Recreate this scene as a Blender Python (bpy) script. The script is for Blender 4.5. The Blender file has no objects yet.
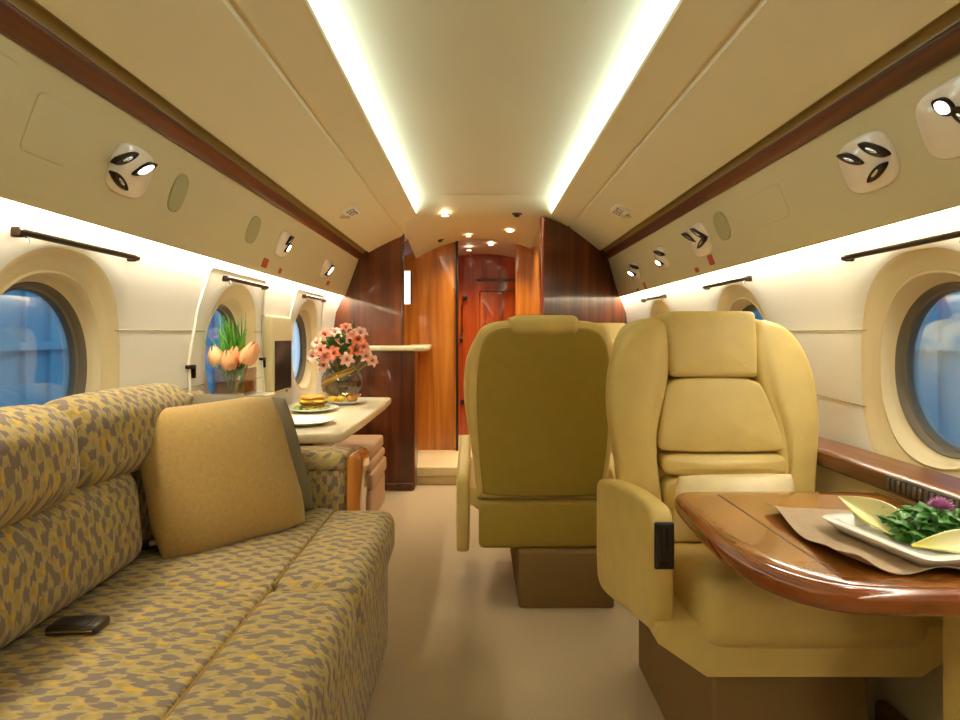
import bpy, bmesh, math, random
from mathutils import Vector, Matrix
random.seed(7)
PI = math.pi
S = bpy.context.scene
COL = S.collection
CX, CZ, F, VX, VY = -0.038, 1.10, 560.0, 478.0, 335.0

def P(px, py, Y):
    """a point of the cabin at depth Y on the line of sight measured in the photo"""
    return Vector((CX + (px - VX) * Y / F, Y, CZ + (VY - py) * Y / F))

# ------------------------------------------------------------------ materials
def lin(r, g, b):
    f = lambda c: (c / 255 / 12.92) if c <= 10 else ((c / 255 + .055) / 1.055) ** 2.4
    return (f(r), f(g), f(b), 1)

class NT:
    def __init__(s, name):
        s.m = bpy.data.materials.new(name); s.m.use_nodes = True
        s.t = s.m.node_tree; s.N = s.t.nodes; s.L = s.t.links
        s.b = s.N['Principled BSDF']; s.out = s.N['Material Output']
    def n(s, typ, **kw):
        nd = s.N.new(typ)
        for k, v in kw.items():
            if k.startswith('i_'):
                key = k[2:]
                key = int(key) if key.isdigit() else key.replace('_', ' ')
                nd.inputs[key].default_value = v
            else:
                setattr(nd, k, v)
        return nd
    def l(s, a, ao, b, bi): s.L.new(a.outputs[ao], b.inputs[bi])
    def mapping(s, scale, rot=(0, 0, 0)):
        tc = s.n('ShaderNodeTexCoord'); mp = s.n('ShaderNodeMapping')
        mp.inputs['Scale'].default_value = scale; mp.inputs['Rotation'].default_value = rot
        s.l(tc, 'Object', mp, 'Vector'); return mp
    def ramp(s, stops):
        r = s.n('ShaderNodeValToRGB'); e = r.color_ramp.elements
        e[0].position, e[0].color = stops[0]; e[1].position, e[1].color = stops[-1]
        for p, c in stops[1:-1]:
            x = e.new(p); x.color = c
        return r
    def bump(s, src, out, strength, dist):
        b = s.n('ShaderNodeBump'); b.inputs['Strength'].default_value = strength
        b.inputs['Distance'].default_value = dist
        s.l(src, out, b, 'Height'); s.l(b, 'Normal', s.b, 'Normal'); return b

def plain(name, rgb, rough=.5, metal=0, coat=0, spec=.5, noise=0, nscale=8, bump=0, bscale=200, sheen=0):
    t = NT(name); c = lin(*rgb)
    t.b.inputs['Base Color'].default_value = c
    t.b.inputs['Roughness'].default_value = rough; t.b.inputs['Metallic'].default_value = metal
    t.b.inputs['Coat Weight'].default_value = coat; t.b.inputs['Coat Roughness'].default_value = .06
    t.b.inputs['Specular IOR Level'].default_value = spec
    t.b.inputs['Sheen Weight'].default_value = sheen
    if noise:
        mp = t.mapping((nscale,) * 3); nz = t.n('ShaderNodeTexNoise'); nz.inputs['Detail'].default_value = 4
        t.l(mp, 'Vector', nz, 'Vector')
        k = lambda f: tuple(min(1, v * f) for v in c[:3]) + (1,)
        r = t.ramp([(.3, k(1 - noise)), (.7, k(1 + noise))])
        t.l(nz, 'Fac', r, 'Fac'); t.l(r, 'Color', t.b, 'Base Color')
    if bump:
        mp = t.mapping((bscale,) * 3); nz = t.n('ShaderNodeTexNoise'); nz.inputs['Detail'].default_value = 3
        t.l(mp, 'Vector', nz, 'Vector'); t.bump(nz, 'Fac', bump, .002)
    return t.m

def wood(name, dark, mid, light, stretch, rough=.25, coat=.8, scale=1):
    t = NT(name)
    mp = t.mapping(tuple(v * scale for v in stretch))
    nz = t.n('ShaderNodeTexNoise'); nz.inputs['Scale'].default_value = 1
    nz.inputs['Detail'].default_value = 6; nz.inputs['Distortion'].default_value = .6
    t.l(mp, 'Vector', nz, 'Vector')
    r = t.ramp([(.3, lin(*dark)), (.5, lin(*mid)), (.72, lin(*light))])
    t.l(nz, 'Fac', r, 'Fac'); t.l(r, 'Color', t.b, 'Base Color')
    t.b.inputs['Roughness'].default_value = rough
    t.b.inputs['Coat Weight'].default_value = coat; t.b.inputs['Coat Roughness'].default_value = .05
    return t.m

def emit(name, rgb, strength):
    t = NT(name); c = lin(*rgb)
    t.b.inputs['Base Color'].default_value = c
    t.b.inputs['Emission Color'].default_value = c; t.b.inputs['Emission Strength'].default_value = strength
    return t.m

def glass(name, tint=(1, 1, 1), refl=.08):
    t = NT(name); t.N.remove(t.b)
    tr = t.n('ShaderNodeBsdfTransparent'); tr.inputs['Color'].default_value = tint + (1,)
    gl = t.n('ShaderNodeBsdfGlossy'); gl.inputs['Roughness'].default_value = .02
    fr = t.n('ShaderNodeLayerWeight'); fr.inputs['Blend'].default_value = .25
    mu = t.n('ShaderNodeMath', operation='MULTIPLY_ADD'); mu.inputs[1].default_value = .6; mu.inputs[2].default_value = refl
    mx = t.n('ShaderNodeMixShader')
    t.l(fr, 'Fresnel', mu, 0); t.l(mu, 'Value', mx, 'Fac')
    t.l(tr, 'BSDF', mx, 1); t.l(gl, 'BSDF', mx, 2); t.l(mx, 'Shader', t.out, 'Surface')
    return t.m

def ikat(name, upright=False):
    """woven flame-stitch upholstery: khaki ground, mauve-grey flames, mustard flecks"""
    t = NT(name)
    tc = t.n('ShaderNodeTexCoord'); sp = t.n('ShaderNodeSeparateXYZ'); t.l(tc, 'Object', sp, 'Vector')
    v = t.n('ShaderNodeMath', operation='SUBTRACT'); t.l(sp, 'X', v, 0); t.l(sp, 'Z', v, 1)
    cb = t.n('ShaderNodeCombineXYZ'); t.l(sp, 'X' if upright else 'Y', cb, 'X')
    if upright: t.l(sp, 'Z', cb, 'Y')
    else: t.l(v, 'Value', cb, 'Y')
    # jagged warp shift of the yarn
    mj = t.n('ShaderNodeMapping'); mj.inputs['Scale'].default_value = (150, 22, 1); t.l(cb, 'Vector', mj, 'Vector')
    nj = t.n('ShaderNodeTexNoise'); nj.inputs['Scale'].default_value = 1; nj.inputs['Detail'].default_value = 3
    t.l(mj, 'Vector', nj, 'Vector')
    sub = t.n('ShaderNodeVectorMath', operation='SUBTRACT'); sub.inputs[1].default_value = (.5, .5, .5)
    t.l(nj, 'Color', sub, 0)
    sc = t.n('ShaderNodeVectorMath', operation='MULTIPLY'); sc.inputs[1].default_value = (.012, .056, 0); t.l(sub, 'Vector', sc, 0)
    ad = t.n('ShaderNodeVectorMath', operation='ADD'); t.l(cb, 'Vector', ad, 0); t.l(sc, 'Vector', ad, 1)
    sp2 = t.n('ShaderNodeSeparateXYZ'); t.l(ad, 'Vector', sp2, 'Vector')
    def wave(src, out, k, ph=0.0):
        a = t.n('ShaderNodeMath', operation='MULTIPLY_ADD'); a.inputs[1].default_value = k; a.inputs[2].default_value = ph
        t.l(src, out, a, 0)
        s_ = t.n('ShaderNodeMath', operation='SINE'); t.l(a, 'Value', s_, 0); return s_
    def lattice(ku, kv, pu, pv):
        a = wave(sp2, 'X', ku, pu); b = wave(sp2, 'Y', kv, pv)
        m = t.n('ShaderNodeMath', operation='MULTIPLY'); t.l(a, 'Value', m, 0); t.l(b, 'Value', m, 1); return m
    l1 = lattice(2 * PI / .040, 2 * PI / .066, 0, 0)
    l2 = lattice(2 * PI / .040, 2 * PI / .066, 1.1, .5)
    mp = t.n('ShaderNodeMapping'); mp.inputs['Scale'].default_value = (48, 17, 1); t.l(cb, 'Vector', mp, 'Vector')
    n1 = t.n('ShaderNodeTexNoise'); n1.inputs['Scale'].default_value = 1; n1.inputs['Detail'].default_value = 2
    n1.inputs['Distortion'].default_value = .8; t.l(mp, 'Vector', n1, 'Vector')
    def mask(lat, src, wgt, lo, hi):
        a = t.n('ShaderNodeMath', operation='MULTIPLY_ADD'); a.inputs[1].default_value = wgt; t.l(src, 'Fac', a, 0); t.l(lat, 'Value', a, 2)
        r = t.n('ShaderNodeMapRange'); r.inputs['From Min'].default_value = lo; r.inputs['From Max'].default_value = hi; r.clamp = True
        t.l(a, 'Value', r, 'Value'); return r
    grey = mask(l1, n1, 3.0, 1.45, 1.8)
    mus = mask(l2, n1, -3.0, -1.2, -.85)
    n3 = t.n('ShaderNodeTexNoise'); n3.inputs['Scale'].default_value = 30; n3.inputs['Detail'].default_value = 2; t.l(cb, 'Vector', n3, 'Vector')
    edge = mask(l1, n1, 3.0, 1.05, 1.3)
    ground = t.ramp([(.35, lin(*IK_G1)), (.65, lin(*IK_G2))]); t.l(n3, 'Fac', ground, 'Fac')
    mx1 = t.n('ShaderNodeMix', data_type='RGBA'); mx1.inputs[7].default_value = lin(*IK_MUS)
    mx3 = t.n('ShaderNodeMix', data_type='RGBA'); mx3.inputs[7].default_value = lin(*IK_TAN)
    mx2 = t.n('ShaderNodeMix', data_type='RGBA'); mx2.inputs[7].default_value = lin(*IK_GREY)
    t.l(ground, 'Color', mx1, 6); t.l(mus, 'Result', mx1, 0)
    t.L.new(mx1.outputs[2], mx3.inputs[6]); t.l(edge, 'Result', mx3, 0)
    t.L.new(mx3.outputs[2], mx2.inputs[6]); t.l(grey, 'Result', mx2, 0)
    t.L.new(mx2.outputs[2], t.b.inputs['Base Color'])
    t.b.inputs['Roughness'].default_value = .9; t.b.inputs['Specular IOR Level'].default_value = .15
    t.b.inputs['Sheen Weight'].default_value = .1
    wv = t.n('ShaderNodeTexNoise'); wv.inputs['Scale'].default_value = 500; t.l(tc, 'Object', wv, 'Vector')
    t.bump(wv, 'Fac', .25, .001)
    return t.m
IK_TAN = (178, 154, 108)
IK_G1, IK_G2, IK_MUS, IK_GREY = (152, 134, 76), (180, 160, 98), (206, 160, 58), (126, 110, 96)

M = {}
M['cream'] = plain('cream_panel', (208, 194, 148), .45, bump=.05, bscale=60)
M['cream_bin'] = plain('cream_bin_panel', (228, 214, 172), .5, bump=.05, bscale=90)
M['ceil'] = plain('ceiling_fabric', (208, 197, 156), .6, bump=.06, bscale=50)
M['wall'] = plain('wall_vinyl', (238, 233, 220), .4, bump=.35, bscale=70)
M['scallop'] = plain('window_moulding', (224, 204, 158), .5)
M['olive'] = plain('olive_recess', (156, 132, 74), .5)
M['wood_rail'] = wood('mahogany_rail', (56, 25, 10), (86, 41, 16), (110, 55, 24), (30, 1.2, 30), .4, .25)
M['wood_dark'] = wood('mahogany_veneer', (56, 20, 7), (88, 38, 13), (118, 58, 22), (16, 16, .9), .3, .5)
M['wood_orange'] = wood('honey_veneer', (140, 76, 20), (188, 112, 36), (216, 144, 58), (13, 13, .8), .25, .9)
M['wood_red'] = wood('cherry_veneer', (110, 36, 10), (162, 66, 20), (196, 92, 32), (14, 14, .9), .25, .9)
M['wood_table'] = wood('table_veneer', (112, 60, 20), (150, 88, 32), (178, 112, 48), (1.2, 16, 16), .2, 1.0)
M['wood_edge'] = wood('table_edge', (108, 52, 17), (138, 69, 22), (160, 84, 30), (5, 5, 12), .2, .8)
M['leather'] = plain('butter_leather', (216, 188, 112), .42, noise=.05, nscale=3, bump=.12, bscale=160)
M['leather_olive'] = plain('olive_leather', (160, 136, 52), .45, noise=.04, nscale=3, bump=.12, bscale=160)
M['leather_pale'] = plain('pale_leather', (236, 214, 165), .4, noise=.05, nscale=5, bump=.12, bscale=120)
M['seam'] = plain('dark_seam', (120, 92, 40), .7)
M['ikat'] = ikat('flame_stitch_fabric')
M['ikat_arm'] = ikat('flame_stitch_arm_fabric', True)
M['tan'] = plain('tan_chenille', (174, 140, 78), .95, noise=.08, nscale=20, sheen=.2, bump=.5, bscale=260)
M['taupe'] = plain('taupe_fabric', (120, 108, 84), .95, noise=.06, nscale=30, bump=.2, bscale=300)
M['piping'] = plain('gold_piping', (150, 116, 44), .8)
M['carpet'] = plain('beige_carpet', (190, 168, 134), 1, noise=.14, nscale=55, bump=.9, bscale=420, spec=.1)
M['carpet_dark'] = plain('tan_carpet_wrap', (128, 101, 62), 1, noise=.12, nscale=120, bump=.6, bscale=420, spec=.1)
M['black'] = plain('black_plastic', (24, 20, 18), .35)
M['brown_black'] = plain('dark_brown_plastic', (52, 36, 20), .3, coat=.5)
M['chrome'] = plain('chrome', (210, 205, 195), .15, metal=1)
M['bronze'] = plain('dark_bronze', (52, 34, 20), .3, metal=.6)
M['pearl'] = plain('pearl_plastic', (242, 226, 198), .18, coat=.4)
M['grille'] = plain('speaker_mesh', (176, 166, 118), .7, bump=.5, bscale=600)
M['red'] = plain('red_placard', (170, 58, 36), .5)
M['white'] = plain('white_sign', (236, 230, 214), .4)
M['purple'] = plain('purple_print', (96, 40, 74), .6)
M['marble'] = plain('cream_marble', (234, 220, 184), .25, noise=.06, nscale=9, coat=.3)
M['china'] = plain('white_china', (246, 242, 234), .2, coat=.4)
M['paper'] = plain('brown_paper_cloth', (170, 146, 118), .85, noise=.08, nscale=14)
M['glass'] = glass('clear_glass')
M['pane'] = glass('window_glass', (.9, .96, 1.0), .03)
M['water'] = glass('amber_water', (.62, .52, .25), .05)
M['gasket'] = plain('grey_gasket', (104, 92, 72), .5)
M['strip'] = emit('light_strip_glow', (214, 240, 255), 11)
M['cove'] = emit('cove_strip_glow', (255, 249, 230), 46)
M['lamp'] = emit('lamp_lens', (255, 240, 214), 12)
M['pane_glow'] = emit('self_glowing_glass', (226, 236, 240), 1.6)  # emission stands in for window light on the niche pane

# ------------------------------------------------------------------ object helpers
ROOTLOC = {}
def link(o):
    COL.objects.link(o); return o
def obj(name, bm, mat, parent=None, smooth=True, local=False, angle=40):
    """one mesh object; bm is in world coordinates unless local"""
    if parent is not None and not local:
        bm.transform(Matrix.Translation(-Vector(ROOTLOC.get(parent, (0, 0, 0)))))
    bmesh.ops.recalc_face_normals(bm, faces=bm.faces)
    me = bpy.data.meshes.new(name); bm.to_mesh(me); bm.free()
    if smooth:
        me.polygons.foreach_set('use_smooth', [True] * len(me.polygons))
        me.set_sharp_from_angle(angle=math.radians(angle))
    for m_ in (mat if isinstance(mat, (list, tuple)) else [mat]):
        me.materials.append(m_)
    o = link(bpy.data.objects.new(name, me))
    if parent is not None:
        o.parent = parent
        ROOTLOC[o] = ROOTLOC.get(parent, (0, 0, 0))
    else:
        ROOTLOC[o] = (0, 0, 0)
    return o
def tag(o, label, cat, group=None):
    o['label'] = label; o['category'] = cat
    if group: o['group'] = group
    return o
def thing(name, label, cat, loc, group=None, rz=0):
    o = link(bpy.data.objects.new(name, None)); o.location = loc; o.rotation_euler = (0, 0, rz)
    o.empty_display_size = .1
    ROOTLOC[o] = tuple(loc)
    return tag(o, label, cat, group)
def struct(name, bm, mat, parent=None, **kw):
    o = obj(name, bm, mat, parent, **kw)
    if parent is None: o['kind'] = 'structure'
    return o
def dup(root, loc, rz, label, name=None, group=None):
    r = root.copy(); link(r); r.location = loc; r.rotation_euler = (0, 0, rz)
    r['label'] = label
    if group: r['group'] = group
    for ch in root.children:
        c = ch.copy(); link(c); c.parent = r
        for g in ch.children:
            d = g.copy(); link(d); d.parent = c
    return r
def single(name, bm, mat, label, cat, group=None, **kw):
    """a one-mesh thing, its origin moved to its base"""
    xs = [v.co for v in bm.verts]
    c = Vector((sum(v.x for v in xs) / len(xs), sum(v.y for v in xs) / len(xs), min(v.z for v in xs)))
    bm.transform(Matrix.Translation(-c))
    o = obj(name, bm, mat, None, **kw); o.location = c
    ROOTLOC[o] = tuple(c)
    return tag(o, label, cat, group)

# ------------------------------------------------------------------ shapes
BM = bmesh.new
def rbox(bm, c, s, r=.01, seg=3, mat=None):
    """box centred c, size s, rounded edges r; mat an extra 4x4 applied about c"""
    b = BM(); bmesh.ops.create_cube(b, size=1)
    bmesh.ops.scale(b, vec=s, verts=b.verts)
    if r > 0:
        bmesh.ops.bevel(b, geom=list(b.edges), offset=min(r, min(s) * .49), segments=seg, profile=.5, affect='EDGES')
    if mat is not None: b.transform(mat)
    b.transform(Matrix.Translation(c)); join(bm, b)
def join(bm, b):
    vm = [bm.verts.new(v.co) for v in b.verts]
    b.verts.index_update()
    for f in b.faces:
        try:
            nf = bm.faces.new([vm[v.index] for v in f.verts]); nf.material_index = f.material_index
        except ValueError: pass
    b.free()
def cushion(bm, c, s, r=.04, puff=(0, 0, 0), m=8, mat=None):
    """soft rounded block; puff = extra swell of the +-x, +-y, +-z faces"""
    h = [v / 2 for v in s]; r = min(r, min(h) * .98)
    def axis(hh):
        a = [-hh + r * (1 - math.cos(k / 4 * PI / 2) ) * 1.0 for k in range(0, 5)]
        inner = hh - r
        b = [-inner + 2 * inner * k / m for k in range(1, m)]
        e = [-v for v in reversed(a)]
        return a + b + e
    ax = [axis(x) for x in h]
    b = BM(); grid = {}
    nx, ny, nz = len(ax[0]), len(ax[1]), len(ax[2])
    def vert(i, j, k):
        key = (i, j, k)
        if key in grid: return grid[key]
        p = Vector((ax[0][i], ax[1][j], ax[2][k]))
        q = Vector([max(-(h[a] - r), min(h[a] - r, p[a])) for a in range(3)])
        d = p - q
        if d.length > 1e-9: p = q + d.normalized() * r
        t = [max(-1, min(1, p[a] / h[a])) for a in range(3)]
        w = [1 - t[a] ** 4 for a in range(3)]
        p.x += puff[0] * t[0] * w[1] * w[2]; p.y += puff[1] * t[1] * w[0] * w[2]; p.z += puff[2] * t[2] * w[0] * w[1]
        grid[key] = b.verts.new(p); return grid[key]
    def face(vs):
        try: b.faces.new(vs)
        except ValueError: pass
    for i in range(nx - 1):
        for j in range(ny - 1):
            for k in (0, nz - 1): face([vert(i, j, k), vert(i + 1, j, k), vert(i + 1, j + 1, k), vert(i, j + 1, k)])
    for i in range(nx - 1):
        for k in range(nz - 1):
            for j in (0, ny - 1): face([vert(i, j, k), vert(i + 1, j, k), vert(i + 1, j, k + 1), vert(i, j, k + 1)])
    for j in range(ny - 1):
        for k in range(nz - 1):
            for i in (0, nx - 1): face([vert(i, j, k), vert(i, j + 1, k), vert(i, j + 1, k + 1), vert(i, j, k + 1)])
    if mat is not None: b.transform(mat)
    b.transform(Matrix.Translation(c)); join(bm, b)
def smooth_outline(pts, n=3):
    for _ in range(n):
        q = []
        for i in range(len(pts)):
            a, b = Vector(pts[i]), Vector(pts[(i + 1) % len(pts)])
            q += [a * .75 + b * .25, a * .25 + b * .75]
        pts = q
    return [Vector(p) for p in pts]
def offset_in(pts, d):
    n = len(pts); out = []
    area = sum(pts[i].x * pts[(i + 1) % n].y - pts[(i + 1) % n].x * pts[i].y for i in range(n))
    sg = 1 if area > 0 else -1
    for i in range(n):
        t = (pts[(i + 1) % n] - pts[i - 1])
        if t.length < 1e-9: out.append(pts[i].copy()); continue
        t.normalize(); out.append(pts[i] + Vector((-t.y, t.x)) * d * sg)
    return out
def slab(bm, pts, d0, d1, r=.02, bulge=0, fn=None, both=True, seg=5):
    """padded panel: outline pts (2D) spanning depth d0..d1; rounded at d0 (the front) and at d1 if both; bulge swells the front.
    fn maps (a, b, depth) to 3D"""
    pts = [Vector(p) for p in pts]; n = len(pts)
    cen = sum(pts, Vector((0, 0))) / n
    sgn = 1 if d1 > d0 else -1
    rings = []
    if both:
        for k in range(seg):
            a = k / seg * PI / 2
            rings.append((offset_in(pts, r * (1 - math.sin(a))), d1 - sgn * r * (1 - math.cos(a))))
    else: rings.append((pts, d1))
    for k in range(seg + 1):
        a = k / seg * PI / 2
        rings.append((offset_in(pts, r * (1 - math.cos(a))), d0 + sgn * r * (1 - math.sin(a))))
    inner = rings[-1][0]
    for s_ in (.86, .7, .5, .28):
        rings.append(([cen + (p - cen) * s_ for p in inner], d0 - sgn * bulge * (1 - s_ ** 2)))
    fn = fn or (lambda a, b, d: (a, d, b))
    vs = [[bm.verts.new(fn(p.x, p.y, d)) for p in ring] for ring, d in rings]
    for a, b in zip(vs, vs[1:]):
        for i in range(n):
            j = (i + 1) % n
            bm.faces.new([a[i], a[j], b[j], b[i]])
    c1 = bm.verts.new(fn(cen.x, cen.y, d0 - sgn * bulge))
    soft = [v for ring in vs[-4:] for v in ring] + [c1]
    for i in range(n): bm.faces.new([vs[-1][i], vs[-1][(i + 1) % n], c1])
    if bulge > 0:
        for _ in range(14): bmesh.ops.smooth_vert(bm, verts=soft, factor=.5, use_axis_x=True, use_axis_y=True, use_axis_z=True)
    c0 = bm.verts.new(fn(cen.x, cen.y, d1))
    for i in range(n): bm.faces.new([vs[0][(i + 1) % n], vs[0][i], c0])
def tube(bm, pts, r, seg=8, closed=False, caps=True):
    pts = [Vector(p) for p in pts]; n = len(pts); rings = []
    rad = r if isinstance(r, (list, tuple)) else [r] * n
    up = Vector((0, 0, 1))
    for i in range(n):
        if closed: t = pts[(i + 1) % n] - pts[i - 1]
        else: t = pts[min(i + 1, n - 1)] - pts[max(i - 1, 0)]
        t.normalize()
        u = t.cross(up)
        if u.length < .05: u = t.cross(Vector((1, 0, 0)))
        u.normalize(); w = t.cross(u)
        rings.append([bm.verts.new(pts[i] + (u * math.cos(a) + w * math.sin(a)) * rad[i]) for a in [2 * PI * k / seg for k in range(seg)]])
    m = n if closed else n - 1
    for i in range(m):
        a, b = rings[i], rings[(i + 1) % n]
        for k in range(seg): bm.faces.new([a[k], a[(k + 1) % seg], b[(k + 1) % seg], b[k]])
    if not closed and caps:
        bm.faces.new(rings[0]); bm.faces.new(rings[-1])
def lathe(bm, prof, seg=24, mat=None, cap0=False, cap1=False):
    b = BM(); rings = []
    for r, z in prof:
        rings.append([b.verts.new((r * math.cos(2 * PI * k / seg), r * math.sin(2 * PI * k / seg), z)) for k in range(seg)])
    for a, c in zip(rings, rings[1:]):
        for k in range(seg): b.faces.new([a[k], a[(k + 1) % seg], c[(k + 1) % seg], c[k]])
    if cap0: b.faces.new(rings[0])
    if cap1: b.faces.new(rings[-1])
    if mat is not None: b.transform(mat)
    join(bm, b)
def extrude_y(bm, prof, y0, y1, closed=False, ny=1):
    """profile of (x, z) points swept along the cabin"""
    rows = []
    for k in range(ny + 1):
        y = y0 + (y1 - y0) * k / ny
        rows.append([bm.verts.new((x, y, z)) for x, z in prof])
    n = len(prof)
    for a, b in zip(rows, rows[1:]):
        for i in range(n if closed else n - 1):
            j = (i + 1) % n
            bm.faces.new([a[i], a[j], b[j], b[i]])
    if closed:
        bm.faces.new(rows[0]); bm.faces.new(rows[-1])
def frame_mat(pos, ex, ey, ez):
    m = Matrix.Identity(4)
    for i in range(3):
        m[i][0], m[i][1], m[i][2], m[i][3] = ex[i], ey[i], ez[i], pos[i]
    return m
# ================================================================== THE SETTING
Y0, Y1 = -2.4, 4.44
def wx(z):
    """half width of the cabin lining at height z"""
    t = [(0, .93), (.3, 1.02), (.6, 1.09), (.85, 1.125), (1.0, 1.132), (1.15, 1.126), (1.3, 1.104), (1.45, 1.07)]
    for (a, xa), (b, xb) in zip(t, t[1:]):
        if z <= b:
            k = max(0, (z - a) / (b - a)); return xa + (xb - xa) * k
    return t[-1][1]

# floor -------------------------------------------------------------
bm = BM(); rbox(bm, (0, (Y0 + 4.12) / 2, -.03), (2.4, 4.12 - Y0, .06), 0)
struct('floor', bm, M['carpet'], smooth=False)

# ceiling between the light strips ---------------------------------
prof = [(x, 1.955 + .02 * (1 - (x / .5) ** 2)) for x in [(-.5 + k / 20) for k in range(21)]]
prof = [(-.5, 1.99)] + prof + [(.5, 1.99)]
bm = BM(); extrude_y(bm, prof, Y0, 3.72); struct('ceiling', bm, M['ceil'])

# overhead panels, recesses, rails, upper walls ------------------------
for s, side in ((-1, 'left'), (1, 'right')):
    pr = [(.505, 1.955), (.475, 1.93), (.452, 1.896), (.447, 1.898), (.445, 1.902), (.448, 1.893), (.47, 1.889), (.53, 1.873), (.588, 1.855), (.593, 1.862), (.602, 1.858), (.608, 1.846),
          (.66, 1.824), (.74, 1.786), (.80, 1.755), (.85, 1.727), (.862, 1.722), (.866, 1.728)]
    pr = pr[3:]
    bm = BM(); extrude_y(bm, [(s * x, z) for x, z in pr], Y0, Y1)
    struct('ceiling_' + side, bm, M['cream_bin'], angle=25)
    bm = BM(); extrude_y(bm, [(s * x, z) for x, z in [(.864, 1.726), (.872, 1.742), (.892, 1.738), (.899, 1.716), (.9, 1.70)]], Y0, Y1)
    struct('trim_%d' % (1 if s < 0 else 2), bm, M['olive'], angle=25)
    bm = BM(); extrude_y(bm, [(s * x, z) for x, z in [(.90, 1.712), (.894, 1.704), (.896, 1.698), (.928, 1.668), (.936, 1.668), (.945, 1.676), (.945, 1.71)]], Y0, Y1, closed=True)
    struct('trim_%d' % (3 if s < 0 else 4), bm, M['wood_rail'], angle=30)
    bm = BM(); extrude_y(bm, [(s * x, z) for x, z in [(.93, 1.68), (.938, 1.668), (.97, 1.582), (1.005, 1.486), (1.030, 1.418), (1.038, 1.394), (1.043, 1.389), (1.05, 1.392), (1.052, 1.41), (1.10, 1.44)]], Y0, Y1)
    struct('wall_upper_' + side, bm, M['cream'], angle=35)
    # light strips: one along the ceiling edge, one washing the wall
    bm = BM(); extrude_y(bm, [(s * x, z) for x, z in [(.446, 1.903), (.45, 1.90), (.482, 1.938), (.478, 1.941)]], Y0 + .02, 3.70, closed=True)
    o = single('light_strip', bm, M['strip'], 'long white light strip along the %s edge of the ceiling' % side, 'light strip', 'ceiling light strips', smooth=False)
    bm = BM(); extrude_y(bm, [(s * x, z) for x, z in [(1.056, 1.404), (1.078, 1.404), (1.078, 1.41), (1.056, 1.41)]], Y0 + .02, Y1 - .02, closed=True)
    o = single('cove_light', bm, M['cove'], 'hidden warm strip light washing the top of the %s wall' % side, 'light strip', 'wall wash strips', smooth=False)

# side walls with window openings ------------------------------------
WY = [.40, 1.45, 2.50, 3.55]; WZ = 1.01
WA, WB = .215, .255
SA, SB = .258, .312
def sup(a, b, t, e):
    c, s_ = math.cos(t), math.sin(t)
    return (a * abs(c) ** e * (1 if c > 0 else -1), b * abs(s_) ** e * (1 if s_ > 0 else -1))
def wall(s, side):
    bm = BM(); z0, z1 = .66, 1.43; hw = .525
    def grid(ya, yb, n=6):
        zs = [z0 + (z1 - z0) * k / 14 for k in range(15)]
        rows = [[bm.verts.new((s * wx(z), ya + (yb - ya) * i / n, z)) for z in zs] for i in range(n + 1)]
        for a, b in zip(rows, rows[1:]):
            for i in range(14): bm.faces.new([a[i], a[i + 1], b[i + 1], b[i]])
    grid(Y0, WY[0] - hw, 10)
    grid(WY[-1] + hw, Y1 + .02, 2)
    corners = [math.atan2(dz, dy) % (2 * PI) for dy in (hw, -hw) for dz in (z1 - WZ, z0 - WZ)]
    ts = sorted(set([2 * PI * k / 72 for k in range(72)] + corners))
    for yc in WY:
        rings = []
        def rect(t):
            c, s_ = math.cos(t), math.sin(t); k = 1e9
            if abs(c) > 1e-6: k = min(k, hw / abs(c))
            if s_ > 1e-6: k = min(k, (z1 - WZ) / s_)
            if s_ < -1e-6: k = min(k, (z0 - WZ) / s_)
            return (c * k, s_ * k)
        def put(f, depth):
            rings.append([bm.verts.new((s * (wx(WZ + f(t)[1]) + depth), yc + f(t)[0], WZ + f(t)[1])) for t in ts])
        so = lambda t: sup(SA, SB, t, .85)
        for k in range(6):
            q = k / 5
            put(lambda t: tuple(rect(t)[i] * (1 - q) + so(t)[i] * q for i in (0, 1)), 0)
        nmat = len(rings) - 1
        put(lambda t: sup(SA - .008, SB - .008, t, .86), .004)
        put(lambda t: sup(SA - .02, SB - .02, t, .88), .016)
        for k in range(1, 5):
            q = k / 4
            put(lambda t: tuple(sup(SA - .02, SB - .02, t, .88)[i] * (1 - q) + sup(WA, WB, t, .93)[i] * q for i in (0, 1)), .016 + .012 * q)
        n = len(ts)
        for ri, (a, b) in enumerate(zip(rings, rings[1:])):
            for i in range(n):
                f = bm.faces.new([a[i], a[(i + 1) % n], b[(i + 1) % n], b[i]]); f.material_index = 1 if ri >= nmat else 0
    bmesh.ops.remove_doubles(bm, verts=bm.verts, dist=1e-4)
    struct('wall_' + side, bm, [M['wall'], M['scallop']], angle=30)
wall(-1, 'left'); wall(1, 'right')
# thin panel seams in the lining
tn = 5
def seam(pts, r=.0016):
    global tn
    bm = BM(); tube(bm, pts, r, 5); struct('trim_%d' % tn, bm, M['olive']); tn += 1
for s in (-1, 1):
    for (a, b) in [(-.2, .13), (.63, 1.18), (1.68, 2.23), (2.73, 3.28)]:
        seam([(s * (wx(z) - .0005), y, z) for y, z in ((a, 1.115), (b, 1.115))])
        seam([(s * (wx(z) - .0005), y, z) for y, z in ((a, .885), (b, .905))])
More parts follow.
